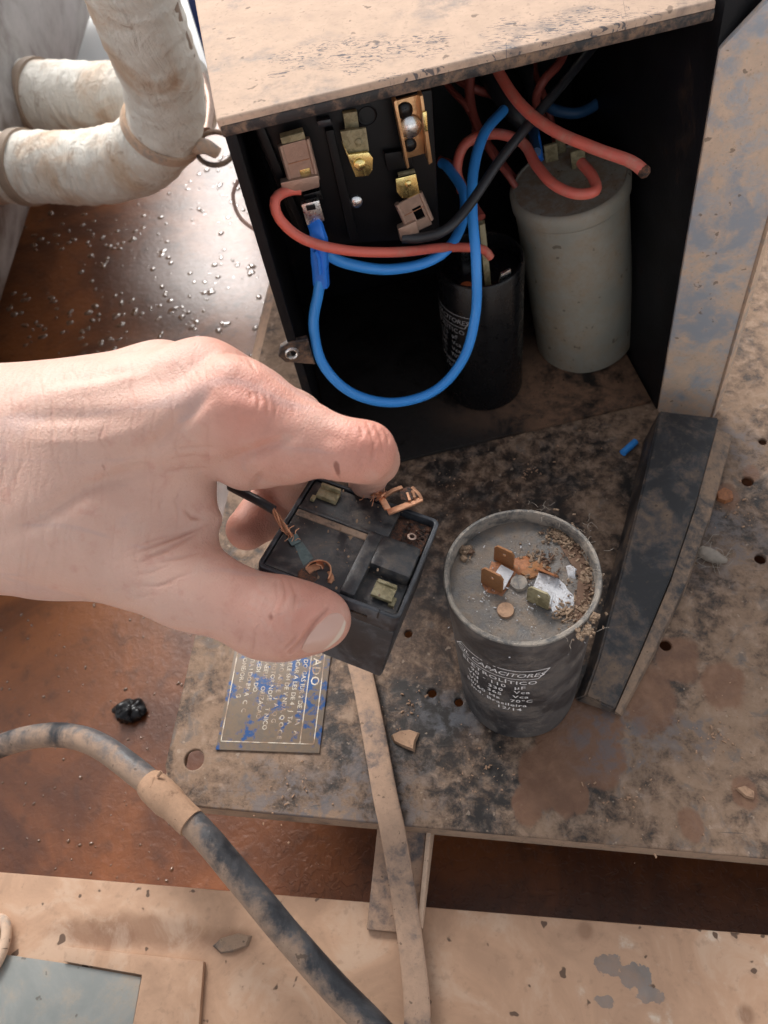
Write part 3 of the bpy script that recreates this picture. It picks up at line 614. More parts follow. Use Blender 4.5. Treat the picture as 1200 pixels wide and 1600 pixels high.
wire('black_wire', 'black wire running diagonally from the low connector up into the box', [(628, 372, DP(628, 372, .0075)), (660, 371, DP(660, 371, .009)), (698, 358, DP(698, 358, .010)), (735, 318, .322), (780, 252, .322), (830, 190, .322), (880, 130, .325), (925, 75, .335), (950, 40, .35)], .0021, 'wire_black', G_)
o = wire('thick_red_wire', 'thick red wire with a cut end above the grey capacitor', [(768, 85, .335), (782, 118, .330), (815, 165, .322), (862, 202, .315), (930, 232, .306), (985, 252, .300), (1009, 270, .298)], .0024, 'wire_red', G_)
tube('charred_tip', [(*atd(x, y, d),) for x, y, d in ((1004, 266, .2985), (1009, 270, .298), (1013, 273, .2978))], [.0025, .0026, .0025, .0019, .0012, .0010, .0010], 'burnt', o, 12, .0012)
wire('red_wire', 'red wire looping over the top of the grey capacitor', [(722, 300, .372), (714, 262, .366), (728, 224, .36), (770, 209, .356), (815, 222, .352), (838, 258, .346), (865, 288, .338), (900, 303, .334), (930, 298, .333), (926, 276, .337), (908, 254, .343)], .0024, 'wire_red', G_)
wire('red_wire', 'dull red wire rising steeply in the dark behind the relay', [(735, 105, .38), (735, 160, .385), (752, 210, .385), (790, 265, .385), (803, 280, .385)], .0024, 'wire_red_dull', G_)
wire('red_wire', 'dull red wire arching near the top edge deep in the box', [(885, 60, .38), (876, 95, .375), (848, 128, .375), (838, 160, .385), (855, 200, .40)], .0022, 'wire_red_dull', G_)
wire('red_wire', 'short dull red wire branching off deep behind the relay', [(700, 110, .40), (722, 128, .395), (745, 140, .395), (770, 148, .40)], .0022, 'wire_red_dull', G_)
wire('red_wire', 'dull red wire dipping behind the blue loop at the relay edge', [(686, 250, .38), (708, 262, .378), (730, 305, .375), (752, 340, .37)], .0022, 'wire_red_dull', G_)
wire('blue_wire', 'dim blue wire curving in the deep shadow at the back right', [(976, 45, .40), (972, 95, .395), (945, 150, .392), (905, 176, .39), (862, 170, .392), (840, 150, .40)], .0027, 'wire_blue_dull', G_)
wire('black_sheath', 'thick black cable sheath deep in the box behind the red wire', [(748, 90, .40), (772, 130, .39), (800, 170, .385), (835, 205, .39)], .0050, 'wire_black', G_)
wire('black_sheath', 'second black cable sheath curving down behind the black wire', [(800, 80, .41), (825, 110, .40), (838, 150, .40), (835, 185, .405)], .0045, 'wire_black', G_)
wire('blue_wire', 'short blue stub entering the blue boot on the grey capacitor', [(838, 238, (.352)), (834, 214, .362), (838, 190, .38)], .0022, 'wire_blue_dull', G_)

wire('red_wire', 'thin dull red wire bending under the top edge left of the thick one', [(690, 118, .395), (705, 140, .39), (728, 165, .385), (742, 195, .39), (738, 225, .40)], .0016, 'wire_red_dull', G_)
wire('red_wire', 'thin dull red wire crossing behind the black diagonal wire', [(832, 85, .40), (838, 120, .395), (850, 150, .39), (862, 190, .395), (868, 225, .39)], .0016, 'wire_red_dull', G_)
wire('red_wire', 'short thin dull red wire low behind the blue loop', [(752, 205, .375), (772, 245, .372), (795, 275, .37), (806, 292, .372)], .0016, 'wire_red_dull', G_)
# ------------------------------------------------------------------ the loose, dirty capacitor on the plate
r = .0265; CH = .1026
ccap = thing('old_capacitor', 'dirty charcoal capacitor with rusty terminals standing on the plate', 'capacitor')
lathe('can', [(0, .0003), (r * .93 - .002, .0003), (r * .93, .002), (r * .945, .008), (r * .965, CH * .5), (r * .985, CH * .85), (r, CH * .93), (r + .0004, CH - .002), (r + .0002, CH - .0005)], 'cap_shell', ccap, 96, wob=.0003)
lathe('rim', [(r + .0002, CH - .0007), (r - .0002, CH), (r - .0012, CH + .0002), (r - .0018, CH - .0006), (r - .0020, CH - .006)], 'cap_rim', ccap, 96, wob=.0003)
bm = bmesh.new(); nr, ns = 20, 72; rings = []
for i in range(nr + 1):
    q = (r - .0019) * i / nr
    if i == 0: rings.append([bm.verts.new((0, 0, CH - .0052))]); continue
    rings.append([bm.verts.new((q * math.cos(2 * math.pi * k / ns), q * math.sin(2 * math.pi * k / ns), CH - .0055 + .0004 * mnoise.noise(Vector((q * math.cos(2 * math.pi * k / ns), q * math.sin(2 * math.pi * k / ns), 0)) * 200))) for k in range(ns)])
for a_, b_ in zip(rings, rings[1:]):
    for k in range(ns):
        l = (k + 1) % ns
        bm.faces.new((a_[0], b_[k], b_[l]) if len(a_) == 1 else (a_[k], b_[k], b_[l], a_[l]))
from_bm('top_disc', bm, 'cap_top', ccap)
cl = Vector(CAM); can_text(Matrix.Identity(4), r * .978, CH, math.atan2(cl.y, cl.x) - .32, ccap, 'print_white', 1.0)
TZ = CH - .0052
def tabquad(a, b, hgt, mat, lean=(0, 0), notch=True):
    """upright tab with clipped corners between two foot pixels, hole rivet"""
    A_, B_ = at(*a, TZ), at(*b, TZ); ex = (B_ - A_).normalized(); n = Vector((ex.y, -ex.x, 0)); wd = (B_ - A_).length
    up = (Vector((0, 0, 1)) + n * lean[0]).normalized(); fr = (A_, ex, up, ex.cross(up))
    o = curve_sheet('terminal_tab', [(0, 0), (wd, 0), (wd, hgt * .82), (wd * .86, hgt), (wd * .14, hgt), (0, hgt * .82)], [circ((wd / 2, hgt * .62), .0008, 10)], -.0004, .0004, mat, None, .0001, fr)
    return o
t1 = prism('terminal_base', [at(x, y, TZ - .001) for x, y in ((766, 906), (783, 882), (803, 893), (787, 922))], [at(x, y, TZ + .0012) for x, y in ((766, 906), (783, 882), (803, 893), (787, 922))], 'white_crust', ccap, .0003)
tabquad((752, 909), (785, 926), .0095, 'rust_tab', (-.1,)).parent = t1; tabquad((772, 873), (802, 887), .0085, 'rust_tab', (-.1,)).parent = t1
t2 = prism('terminal_base', [at(x, y, TZ - .001) for x, y in ((828, 930), (842, 894), (872, 902), (860, 945))], [at(x, y, TZ + .0012) for x, y in ((828, 930), (842, 894), (872, 902), (860, 945))], 'white_crust', ccap, .0003)
tabquad((823, 937), (857, 952), .0088, 'brass_old', (-.1,)).parent = t2; tabquad((842, 890), (873, 902), .0050, 'rust', (.5,)).parent = t2
def crust(name, pts, z, hgt, mat, parent):
    """lumpy low crust patch"""
    bm = bmesh.new(); c = sum((at(x, y, z) for x, y in pts), Vector()) / len(pts); n = len(pts); rings = [[bm.verts.new(at(x, y, z - .0003)) for x, y in pts]]
    for f_, hz in ((.75, .6), (.4, .9)): rings.append([bm.verts.new(c.lerp(v.co, f_ * (1 + .3 * random.uniform(-1, 1))) + Vector((0, 0, hgt * hz * random.uniform(.5, 1.4)))) for v in rings[0]])
    tp = bm.verts.new(c + Vector((0, 0, hgt)))
    for a_, b_ in zip(rings, rings[1:]):
        for k in range(n): bm.faces.new((a_[k], a_[(k + 1) % n], b_[(k + 1) % n], b_[k]))
    for k in range(n): bm.faces.new((rings[-1][k], rings[-1][(k + 1) % n], tp))
    return from_bm(name, bm, mat, parent)
crust('corrosion', [(845, 905), (865, 898), (885, 915), (900, 935), (890, 960), (868, 962), (855, 945), (838, 930)], TZ, .0011, 'white_crust', ccap)
crust('corrosion', [(884, 885), (896, 880), (905, 893), (900, 905), (888, 902)], TZ, .0016, 'white_crust', ccap)
crust('rust_patch', [(800, 872), (825, 868), (842, 880), (835, 897), (812, 900), (800, 890)], TZ, .0010, 'rust', ccap)
crust('rust_patch', [(768, 876), (800, 880), (808, 892), (798, 912), (785, 932), (760, 925), (752, 912), (762, 895)], TZ, .0006, 'rust', ccap)
crust('rust_patch', [(815, 880), (845, 876), (862, 888), (845, 900), (828, 906), (812, 898)], TZ, .0014, 'rust_tab', ccap)
crust('mud_patch', [(870, 845), (905, 855), (922, 885), (926, 925), (915, 960), (896, 968), (908, 930), (905, 895), (885, 870)], TZ, .0012, 'dirt_brown', ccap)
c_ = at(811, 912, TZ); lathe('rivet', [(.0032, -.0005), (.0028, .0012), (.0012, .0016), (0, .0017)], 'cap_rim', ccap, 20, Matrix.Translation(c_))
c_ = at(790, 954, TZ); lathe('vent_plug', [(.0029, -.0005), (.0028, .0007), (.0020, .0009), (0, .0007)], 'mud', ccap, 24, Matrix.Translation(c_))
def chips(name, spots, n, mat, parent, zf, size, seed, flat=.5):
    rnd = random.Random(seed); vs, fs = [], []
    for i in range(n):
        px, py, sp_ = rnd.choice(spots); a, q = rnd.random() * 6.28, abs(rnd.gauss(0, .5)); p = at(px + math.cos(a) * q * sp_, py + math.sin(a) * q * sp_, zf) + Vector((0, 0, rnd.random() * size))
        s_ = size * (.3 + rnd.random() ** 2); rot = Matrix.Rotation(rnd.random() * 6.28, 3, 'Z') @ Matrix.Rotation(rnd.uniform(-.7, .7), 3, 'X'); b = len(vs); ln = 1 + 2 * rnd.random() ** 2
        for v in ((-ln, -1, -flat), (ln, -.7, -flat), (ln * .8, 1, -flat), (-ln * .7, .8, -flat), (-ln * .7, -.6, flat), (ln * .6, -.5, flat), (ln * .7, .7, flat), (-ln * .5, .6, flat)):
            vs.append(tuple(p + rot @ Vector(v) * s_ * .5))
        for f_ in ((3, 2, 1, 0), (4, 5, 6, 7), (0, 1, 5, 4), (1, 2, 6, 5), (2, 3, 7, 6), (3, 0, 4, 7)): fs.append(tuple(b + k for k in f_))
    me = bpy.data.meshes.new(name); me.from_pydata(vs, [], fs); o = link(name, me, mat, parent, False); o['kind'] = 'stuff'; return o
chips('debris', [(890, 850, 40), (915, 900, 28), (912, 950, 30), (830, 885, 36), (880, 955, 30), (868, 835, 30)], 620, 'straw', ccap, TZ, .0010, 1)
chips('dirt', [(900, 860, 40), (918, 920, 24), (905, 965, 20), (850, 880, 40), (735, 862, 6)], 420, 'dirt_brown', ccap, TZ, .0009, 2)
chips('flecks', [(800, 870, 90), (830, 950, 90), (760, 930, 60)], 160, 'white_crust', ccap, TZ + .0003, .0004, 3)
chips('husk', [(727, 862, 10)], 34, 'straw', ccap, TZ, .0016, 5)
def fibres(name, spots, n, mat, parent, z, ln, rad, seed):
    rnd = random.Random(seed); bm = bmesh.new()
    for i in range(n):
        px, py, sp_ = rnd.choice(spots); p = at(px + rnd.gauss(0, sp_), py + rnd.gauss(0, sp_), z); pts = [p]; d = Vector((rnd.uniform(-1, 1), rnd.uniform(-1, 1), rnd.uniform(-.1, .5))).normalized()
        for k in range(3): d = (d + Vector((rnd.uniform(-1, 1), rnd.uniform(-1, 1), rnd.uniform(-.5, .4))) * .8).normalized(); pts.append(pts[-1] + d * ln * rnd.uniform(.2, .5))
        sweep(bm, spline(pts, ln / 8), rad, 4)
    o = from_bm(name, bm, mat, parent); o['kind'] = 'stuff'; return o
fibres('lint', [(915, 985, 12), (925, 960, 9), (935, 900, 6), (905, 830, 10), (840, 795, 5), (920, 850, 9), (855, 800, 8)], 44, 'lint', ccap, CH + .0001, .0032, .00006, 11)
chips('rim_dirt', [(918, 985, 15), (930, 965, 9), (905, 995, 8)], 150, 'straw', ccap, CH - .0012, .0010, 9)

# ------------------------------------------------------------------ the relay held in the hand
RD, RA, RC = Vector((-.0372, -.0283, .1231)), Vector((-.0823, -.0156, .1338)), Vector((-.0276, .0155, .1117))
ex = (RD - RA).normalized(); ey = (RC - RD); ey = (ey - ex * ey.dot(ex)).normalized(); ez = ex.cross(ey)
RF = (RA, ex, ey, ez); RW, RL, RH = .0480, .0463, .0345
hr = thing('start_relay', 'burnt black start relay held between thumb and fingers', 'relay')
mm = .001
def rb(name, x0, x1, y0, y1, z0, z1, mat='relay_plastic', bev=.0004, parent=None): return frame_box(name, RF, x0 * mm, x1 * mm, y0 * mm, y1 * mm, z0 * mm, z1 * mm, mat, parent or hr, bev)
rb('body', 0.4, 47.6, .4, 45.9, -34.5, -7.6, 'relay_side', .0012)
# rim: rounded tray wall
def rrect(x0, x1, y0, y1, rad, n=6):
    o = []
    for cx_, cy_, a in ((x1 - rad, y1 - rad, 0), (x0 + rad, y1 - rad, 90), (x0 + rad, y0 + rad, 180), (x1 - rad, y0 + rad, 270)):
        for k in range(n + 1): t = math.radians(a + 90 * k / n); o.append(((cx_ + rad * math.cos(t)) * mm, (cy_ + rad * math.sin(t)) * mm))
    return o
curve_sheet('rim', rrect(0, 48, 0, 46.3, 2.6), [rrect(1.5, 46.5, 1.5, 44.8, 1.6)], -.0078, 0., 'relay_side', hr, .0004, RF)
rb('lid_floor', 1.9, 28, 1.9, 26, -7.4, -.35)
rb('lid_floor', 1.9, 34, 28.5, 44.3, -7.4, -.7)
rb('pocket_floor', 31.5, 46.1, 1.9, 17, -7.4, -3.4, 'relay_plastic')
rb('burnt_pocket', 33.5, 46.1, 30, 44.3, -7.4, -2.6, 'burnt')
rb('cross_bar', 27.4, 32.4, 1.9, 29.8, -7.3, 1.1, bev=.0010)
rb('block', 32.0, 46.0, 16.2, 30.2, -7.2, 1.3, bev=.0016)
rb('ridge', 2.0, 27.8, 25.6, 28.6, -7.3, .1, 'dust_ledge', .0006)
rb('dividing_wall', 2.0, 34, 28.5, 30, -7.35, .6)
rb('rim_slot', 30, 38, -.12, .6, -4.6, -3.8, 'black_gloss', 0)
rb('rim_notch', 41.0, 41.5, -.1, 1.0, -3.0, .06, 'black_gloss', 0)
rb('terminal', 36.4, 43.4, 6.4, 12.8, -2.4, -1.1, 'brass_old', .0003); rb('terminal_post', 38, 42, 7.4, 11.4, -3.45, -2.3, 'black_gloss', .0002); rb('terminal_lip', 36.6, 43.2, 11.6, 12.9, -1.2, -.4, 'brass_old', .0003); rb('terminal_foot', 42.6, 44.6, 5.8, 9.4, -3.45, -2.2, 'brass_old', .0003)
rb('terminal_slot', 34.6, 36.4, 3.0, 5.0, -3.45, -3.2, 'black_gloss', 0)
rb('terminal', 5.0, 12.6, 36.5, 41.5, -.8, 1.0, 'brass_old', .0004); rb('terminal_lip', 5.2, 12.4, 40.4, 41.6, .9, 2.6, 'brass_old', .0003); rb('terminal_foot', 3.8, 5.4, 34.2, 36.8, -.8, .3, 'brass_old', .0003)
c_ = RF[0] + ex * .0410 + ey * .0355 - ez * .0026; q4 = Vector((0, 0, 1)).rotation_difference(ez).to_matrix().to_4x4()
lathe('burnt_stud', [(.0016, 0), (.0016, .0015), (.0009, .0016), (.0008, .0004)], 'tin_brown', hr, 16, Matrix.Translation(c_) @ q4)
def rpx(px, py, h=0.): return on_plane(px, py, RA, ez, h)
rnd = random.Random(4); bm = bmesh.new()
for i in range(46):
    c = rpx(650 + rnd.gauss(0, 11), 835 + rnd.gauss(0, 7), -.0024); bmesh.ops.create_icosphere(bm, subdivisions=1, radius=.0003 + .0008 * rnd.random() ** 2, matrix=Matrix.Translation(c))
o = from_bm('char_crumbs', bm, 'burnt', hr); o['kind'] = 'stuff'
# burn hole beside the wire connector
c_ = rpx(481, 899, -.0003); lathe('burn_hole', [(.0032, 0), (.0028, .0005), (.0018, .0003), (0, .00005)], 'burnt', hr, 20, Matrix.Translation(c_) @ q4)
bm = bmesh.new(); prism_bm(bm, [rpx(545, 838, -.0003), rpx(549, 834, -.0003), rpx(556, 831, -.0003), rpx(552, 838, -.0003), rpx(547, 845, -.0003)], [rpx(545, 838, -.0002), rpx(549, 834, -.0005), rpx(556, 831, -.0002), rpx(552, 838, -.0005), rpx(547, 845, -.0008)])
from_bm('wood_chip', bm, 'straw', hr)

rnd = random.Random(14); bm = bmesh.new()
for i in range(120):
    c = RF[0] + ex * rnd.uniform(.003, .045) + ey * rnd.uniform(.003, .043) + ez * (-.0002 if rnd.random() < .5 else .0010); q_ = .0001 + .0004 * rnd.random() ** 3
    bmesh.ops.create_icosphere(bm, subdivisions=1, radius=q_, matrix=Matrix.Translation(c) @ Matrix.Diagonal((1, rnd.uniform(.4, 2.2), .5, 1)))
o = from_bm('dust_crumbs', bm, 'straw', hr); o['kind'] = 'stuff'
# burnt wire lying on the relay
bw_ = thing('burnt_wire', 'frayed copper wire with charred connector lying on the held relay', 'wire')
def rpt(px, py, h): return (*rpx(px, py, h),)
tube('insulation', [rpt(360, 760, -.0008), rpt(385, 773, .0012), rpt(408, 785, .0022), rpt(428, 797, .0020)], .0016, 'wire_black', bw_, 12, .0015)
for k in range(6):
    ph = k * 1.05; pts = []
    for i, (x, y, h_) in enumerate(((426, 796, .0022), (434, 808, .0018), (441, 820, .0010), (449, 831, .0002), (457, 843, -.0008))):
        pts.append((*(rpx(x, y, h_) + ex * .0011 * math.cos(ph + i * .7) * (1 if i else .6) + ez * .0009 * math.sin(ph + i * .7)),))
    tube('strand', pts, .00034, 'copper' if k % 3 else 'copper_dark', bw_, 6, .0015)
bm = bmesh.new(); prism_bm(bm, [rpx(449, 842, -.0003), rpx(463, 832, -.0003), rpx(471, 846, -.0003), rpx(456, 853, -.0003)], [rpx(449, 842, .0006), rpx(463, 832, .0005), rpx(471, 846, .0002), rpx(456, 853, .0004)], .0005); from_bm('crimp', bm, 'verdigris', bw_)
bm = bmesh.new(); prism_bm(bm, [rpx(460, 852, -.0003), rpx(472, 846, -.0003), rpx(490, 872, -.0003), rpx(474, 884, -.0003)], [rpx(460, 852, -.0002), rpx(472, 846, -.0008), rpx(490, 872, -.0002), rpx(474, 884, -.0012)], .0005); from_bm('crimp_tail', bm, 'verdigris', bw_)
def plate_strip(name, pts, wd, mat, parent, th=.0004, up=None):
    bm = bmesh.new(); sweep(bm, [Vector(p) for p in spline([(*p,) for p in pts], .0012)], 1., 8, flat=(wd, th), up=up or tuple(ez)); return from_bm(name, bm, mat, parent)
plate_strip('connector_leaf', [rpx(478, 889, -.0010), rpx(486, 880, .0002), rpx(497, 876, .0014), rpx(508, 878, .0012), rpx(516, 886, .0002), rpx(517, 897, -.0002), rpx(513, 908, -.0003)], .0013, 'copper', bw_, .00025, tuple(ex))
plate_strip('connector_leaf', [rpx(494, 879, .0010), rpx(503, 882, .0002), rpx(506, 890, -.001)], .0009, 'copper', bw_, .00025)
plate_strip('connector_leaf', [rpx(514, 893, -.0002), rpx(519, 903, -.0003), rpx(515, 911, -.0002)], .0007, 'copper_dark', bw_, .00025)
plate_strip('connector_leaf', [rpx(480, 893, -.0002), rpx(488, 888, .0001), rpx(498, 884, .0002)], .0013, 'copper_dark', bw_)
rnd = random.Random(23)
for k in range(9):
    x, y = rnd.uniform(446, 462), rnd.uniform(830, 846); a = rnd.uniform(0, 6.28); tube('strand', [rpt(x, y, .0002), rpt(x + 6 * math.cos(a), y + 6 * math.sin(a), .0012), rpt(x + rnd.uniform(8, 15) * math.cos(a + .5), y + rnd.uniform(8, 15) * math.sin(a + .5), rnd.uniform(0, .002))], .00013, 'copper', bw_, 5, .001)
# second broken connector on the far corner
bc_ = thing('burnt_connector', 'torn copper connector with bare strands at the relay corner under the index finger', 'connector')
for k in range(7):
    ph = k * .9; pts = [(*(rpx(x, y, h_) + ey * .0012 * math.cos(ph + i * .6) + ez * .0010 * math.sin(ph + i * .6)),) for i, (x, y, h_) in enumerate(((560, 745, .0045), (572, 752, .0050), (583, 760, .0050), (592, 770, .0045)))]
    tube('strand', pts, .00032, 'copper', bc_, 6, .0015)
H_ = .0042; rnd = random.Random(29)
for k in range(14):
    x, y = rnd.uniform(568, 598), rnd.uniform(750, 776); a = rnd.uniform(-.6, 2.2); tube('strand', [rpt(x, y, .0044), rpt(x + 6 * math.cos(a), y + 6 * math.sin(a), .0055), rpt(x + rnd.uniform(9, 18) * math.cos(a + .4), y + rnd.uniform(9, 18) * math.sin(a + .4), rnd.uniform(.002, .006))], .00014, 'copper', bc_, 5, .001)
for a_, b_ in (((582, 772), (596, 760)), ((590, 781), (602, 770))):
    plate_strip('crimp_wing', [rpx(*a_, H_ - .001), rpx((a_[0] + b_[0]) / 2, (a_[1] + b_[1]) / 2, H_ + .0016), rpx(*b_, H_ - .0004)], .0010, 'copper', bc_)
plate_strip('neck', [rpx(588, 766, H_), rpx(597, 780, H_), rpx(606, 796, H_ - .0005)], .0013, 'copper', bc_)
plate_strip('frame_bar', [rpx(606, 801, H_ - .001), rpx(622, 795, H_), rpx(640, 788, H_), rpx(658, 780, H_)], .0012, 'copper', bc_, .0006)
plate_strip('frame_bar', [rpx(600, 776, H_ + .0005), rpx(612, 768, H_ + .001), rpx(628, 762, H_ + .0012)], .0008, 'copper_dark', bc_, .0006)
plate_strip('frame_bar', [rpx(658, 781, H_), rpx(654, 773, H_ + .0008), rpx(643, 762, H_ + .0012)], .0007, 'copper_dark', bc_, .0006)
bm = bmesh.new(); qd = [(624, 764), (641, 760), (655, 774), (640, 782), (626, 780)]; prism_bm(bm, [rpx(x, y, H_ - .0008) for x, y in qd], [rpx(x, y, H_ + .0012) for x, y in qd], .0003); from_bm('charred_tongue', bm, 'burnt', bc_)
plate_strip('tongue_edge', [rpx(640, 782, H_ + .0012), rpx(636, 770, H_ + .0018)], .0005, 'copper', bc_); plate_strip('tongue_edge', [rpx(648, 778, H_ + .0012), rpx(644, 767, H_ + .0018)], .0005, 'copper_dark', bc_)

# ------------------------------------------------------------------ the hand: one continuous skin grown from bones
def cpt(px, py, d): return ray(px, py) * d                       # camera-axes metres
VOX = .0008
LO_, HI_ = np.array([-.235, -.068, .172]), np.array([.022, .062, .345])
dims = np.ceil((HI_ - LO_) / VOX).astype(int)
gx_ = (LO_[0] + VOX * np.arange(dims[0])).astype(np.float32); gy_ = (LO_[1] + VOX * np.arange(dims[1])).astype(np.float32); gz_ = (LO_[2] + VOX * np.arange(dims[2])).astype(np.float32)
def field(): return np.full(dims, .03, np.float32)
def cone(fld, a, b, ra, rb, k, pad=.016, sq=None):
    """blend a tapered capsule into the field; sq=(axis, factor) flattens it along an axis"""
    lo = np.minimum(a - ra, b - rb) - pad; hi = np.maximum(a + ra, b + rb) + pad
    i0 = np.clip(((lo - LO_) / VOX).astype(int), 0, dims); i1 = np.clip(((hi - LO_) / VOX).astype(int) + 1, 0, dims)
    if np.any(i1 <= i0): return
    X, Y, Zz = np.meshgrid(gx_[i0[0]:i1[0]], gy_[i0[1]:i1[1]], gz_[i0[2]:i1[2]], indexing='ij')
    ab = (b - a).astype(np.float32); L2 = float(ab @ ab) + 1e-12
    px_, py_, pz_ = X - np.float32(a[0]), Y - np.float32(a[1]), Zz - np.float32(a[2])
    t = np.clip((px_ * ab[0] + py_ * ab[1] + pz_ * ab[2]) / L2, 0, 1)
    px_ -= t * ab[0]; py_ -= t * ab[1]; pz_ -= t * ab[2]
    if sq is not None:
        ax, fac = sq; ax = np.asarray(ax, np.float32); ax = ax / np.linalg.norm(ax)
        dd = (px_ * ax[0] + py_ * ax[1] + pz_ * ax[2]) * (1 / fac - 1); px_ += dd * ax[0]; py_ += dd * ax[1]; pz_ += dd * ax[2]
    d = np.sqrt(px_ * px_ + py_ * py_ + pz_ * pz_) - (ra + (rb - ra) * t)
    sl = np.s_[i0[0]:i1[0], i0[1]:i1[1], i0[2]:i1[2]]; f = fld[sl]
    h_ = np.maximum(k - np.abs(f - d), 0) / k; fld[sl] = np.minimum(f, d) - h_ * h_ * k * .25
def chain(fld, pts, k=.004):
    for (a, ra), (b, rb_) in zip(pts, pts[1:]): cone(fld, cpt(*a), cpt(*b), ra, rb_, k)
palm = field()
WR = (-95, 745, .252)
IM, MM, RM, LM = (372, 640, .226), (318, 598, .236), (255, 598, .252), (195, 612, .268)   # knuckles
# forearm and wrist
cone(palm, cpt(-560, 760, .275), cpt(*WR), .033, .0245, .02, sq=((.2, .1, 1), .78))
cone(palm, cpt(-420, 700, .275), cpt(-95, 690, .255), .026, .0215, .02)
cone(palm, cpt(-95, 820, .256), cpt(60, 830, .252), .0215, .0190, .02)
# metacarpals
cone(palm, cpt(-60, 745, .244), cpt(*IM), .0175, .0118, .014)
cone(palm, cpt(-60, 705, .246), cpt(*MM), .0180, .0118, .014)
cone(palm, cpt(-70, 680, .256), cpt(*RM), .0175, .0115, .014)
cone(palm, cpt(-90, 680, .266), cpt(*LM), .0170, .0110, .014)
cone(palm, cpt(20, 770, .262), cpt(270, 700, .262), .018, .014, .016)            # palm flesh under the knuckles
# thumb base and the web between thumb and index
TC, TM, TI, TT = (95, 828, .245), (298, 916, .238), (436, 962, .235), (507, 968, .2355)
cone(palm, cpt(-30, 800, .250), cpt(*TC), .0200, .0188, .014)
cone(palm, cpt(*TC), cpt(*TM), .0186, .0126, .010)
cone(palm, cpt(110, 770, .240), cpt(280, 760, .243), .0170, .0080, .014)
cone(palm, cpt(170, 805, .243), cpt(288, 842, .243), .0165, .0068, .010)
cone(palm, cpt(255, 700, .240), cpt(298, 800, .245), .0105, .0060, .012)
# subtle tendons and knuckle caps
cone(palm, cpt(60, 700, .232), cpt(350, 628, .2175), .0045, .0040, .007)
cone(palm, cpt(60, 660, .236), cpt(300, 588, .229), .0042, .0040, .008)
cone(palm, cpt(378, 626, .2215), cpt(392, 640, .2215), .0098, .0090, .006)
cone(palm, cpt(372, 685, .233), cpt(442, 702, .229), .0108, .0100, .007)
cone(palm, cpt(386, 722, .2375), cpt(410, 722, .236), .0090, .0080, .006)
cone(palm, cpt(322, 806, .241), cpt(331, 812, .242), .0042, .0032, .003)
cone(palm, cpt(308, 836, .240), cpt(319, 843, .241), .0048, .0036, .003)
fing = field()
def finger(pts, k=.005):
    f = field(); chain(f, pts, k); np.minimum(fing, f, out=fing)
IP, ID = (567, 708, .2210), (585, 719, .2435)
_rp = np.array(CAM) * 0 + np.array(RA + ex * .0185 + ey * .0520 + ez * -.001); _rc = ROT.T @ (_rp - CAM)      # pad on the relay's far side
IT = (_rc[0] / _rc[2] * F + CX, _rc[1] / _rc[2] * F + CY, _rc[2])
finger([((372, 640, .226), .0122), ((430, 668, .2235), .0114), ((475, 685, .222), .0104), ((530, 701, .2203), .0087), (IP, .0082), ((576, 712, .231), .0078), (ID, .0075), ((582, 725, .254), .0072), (IT, .0066)], .003)
cone(fing, cpt(558, 698, .2180), cpt(574, 701, .2195), .0062, .0060, .004); cone(fing, cpt(577, 702, .2215), cpt(583, 712, .236), .0062, .0064, .004)
finger([((318, 598, .236), .0115), ((400, 628, .244), .0102), ((458, 660, .256), .0097), ((474, 712, .274), .0088), ((462, 752, .288), .0082), ((452, 775, .293), .0072)])
finger([((255, 598, .252), .0110), ((345, 660, .268), .0098), ((425, 715, .286), .0092), ((448, 765, .298), .0086), ((414, 803, .293), .0086), ((386, 827, .2875), .0080)])
finger([((195, 612, .268), .0105), ((250, 690, .288), .0090), ((290, 750, .298), .0082), ((300, 790, .292), .0075)])
k = .009; h_ = np.maximum(k - np.abs(palm - fing), 0) / k; skin = np.minimum(palm, fing) - h_ * h_ * k * .25
th_ = field()
chain(th_, [(TM, .0126), ((345, 934, .236), .0110), ((392, 954, .2352), .0107), (TI, .0112), ((462, 966, .2368), .0102), ((488, 968, .2378), .0092), (TT, .0080)], .005)
cone(th_, cpt(412, 982, .2355), cpt(432, 984, .2355), .0086, .0084, .006)
k = .006; h_ = np.maximum(k - np.abs(skin - th_), 0) / k; skin = np.minimum(skin, th_) - h_ * h_ * k * .25
del palm, fing, th_
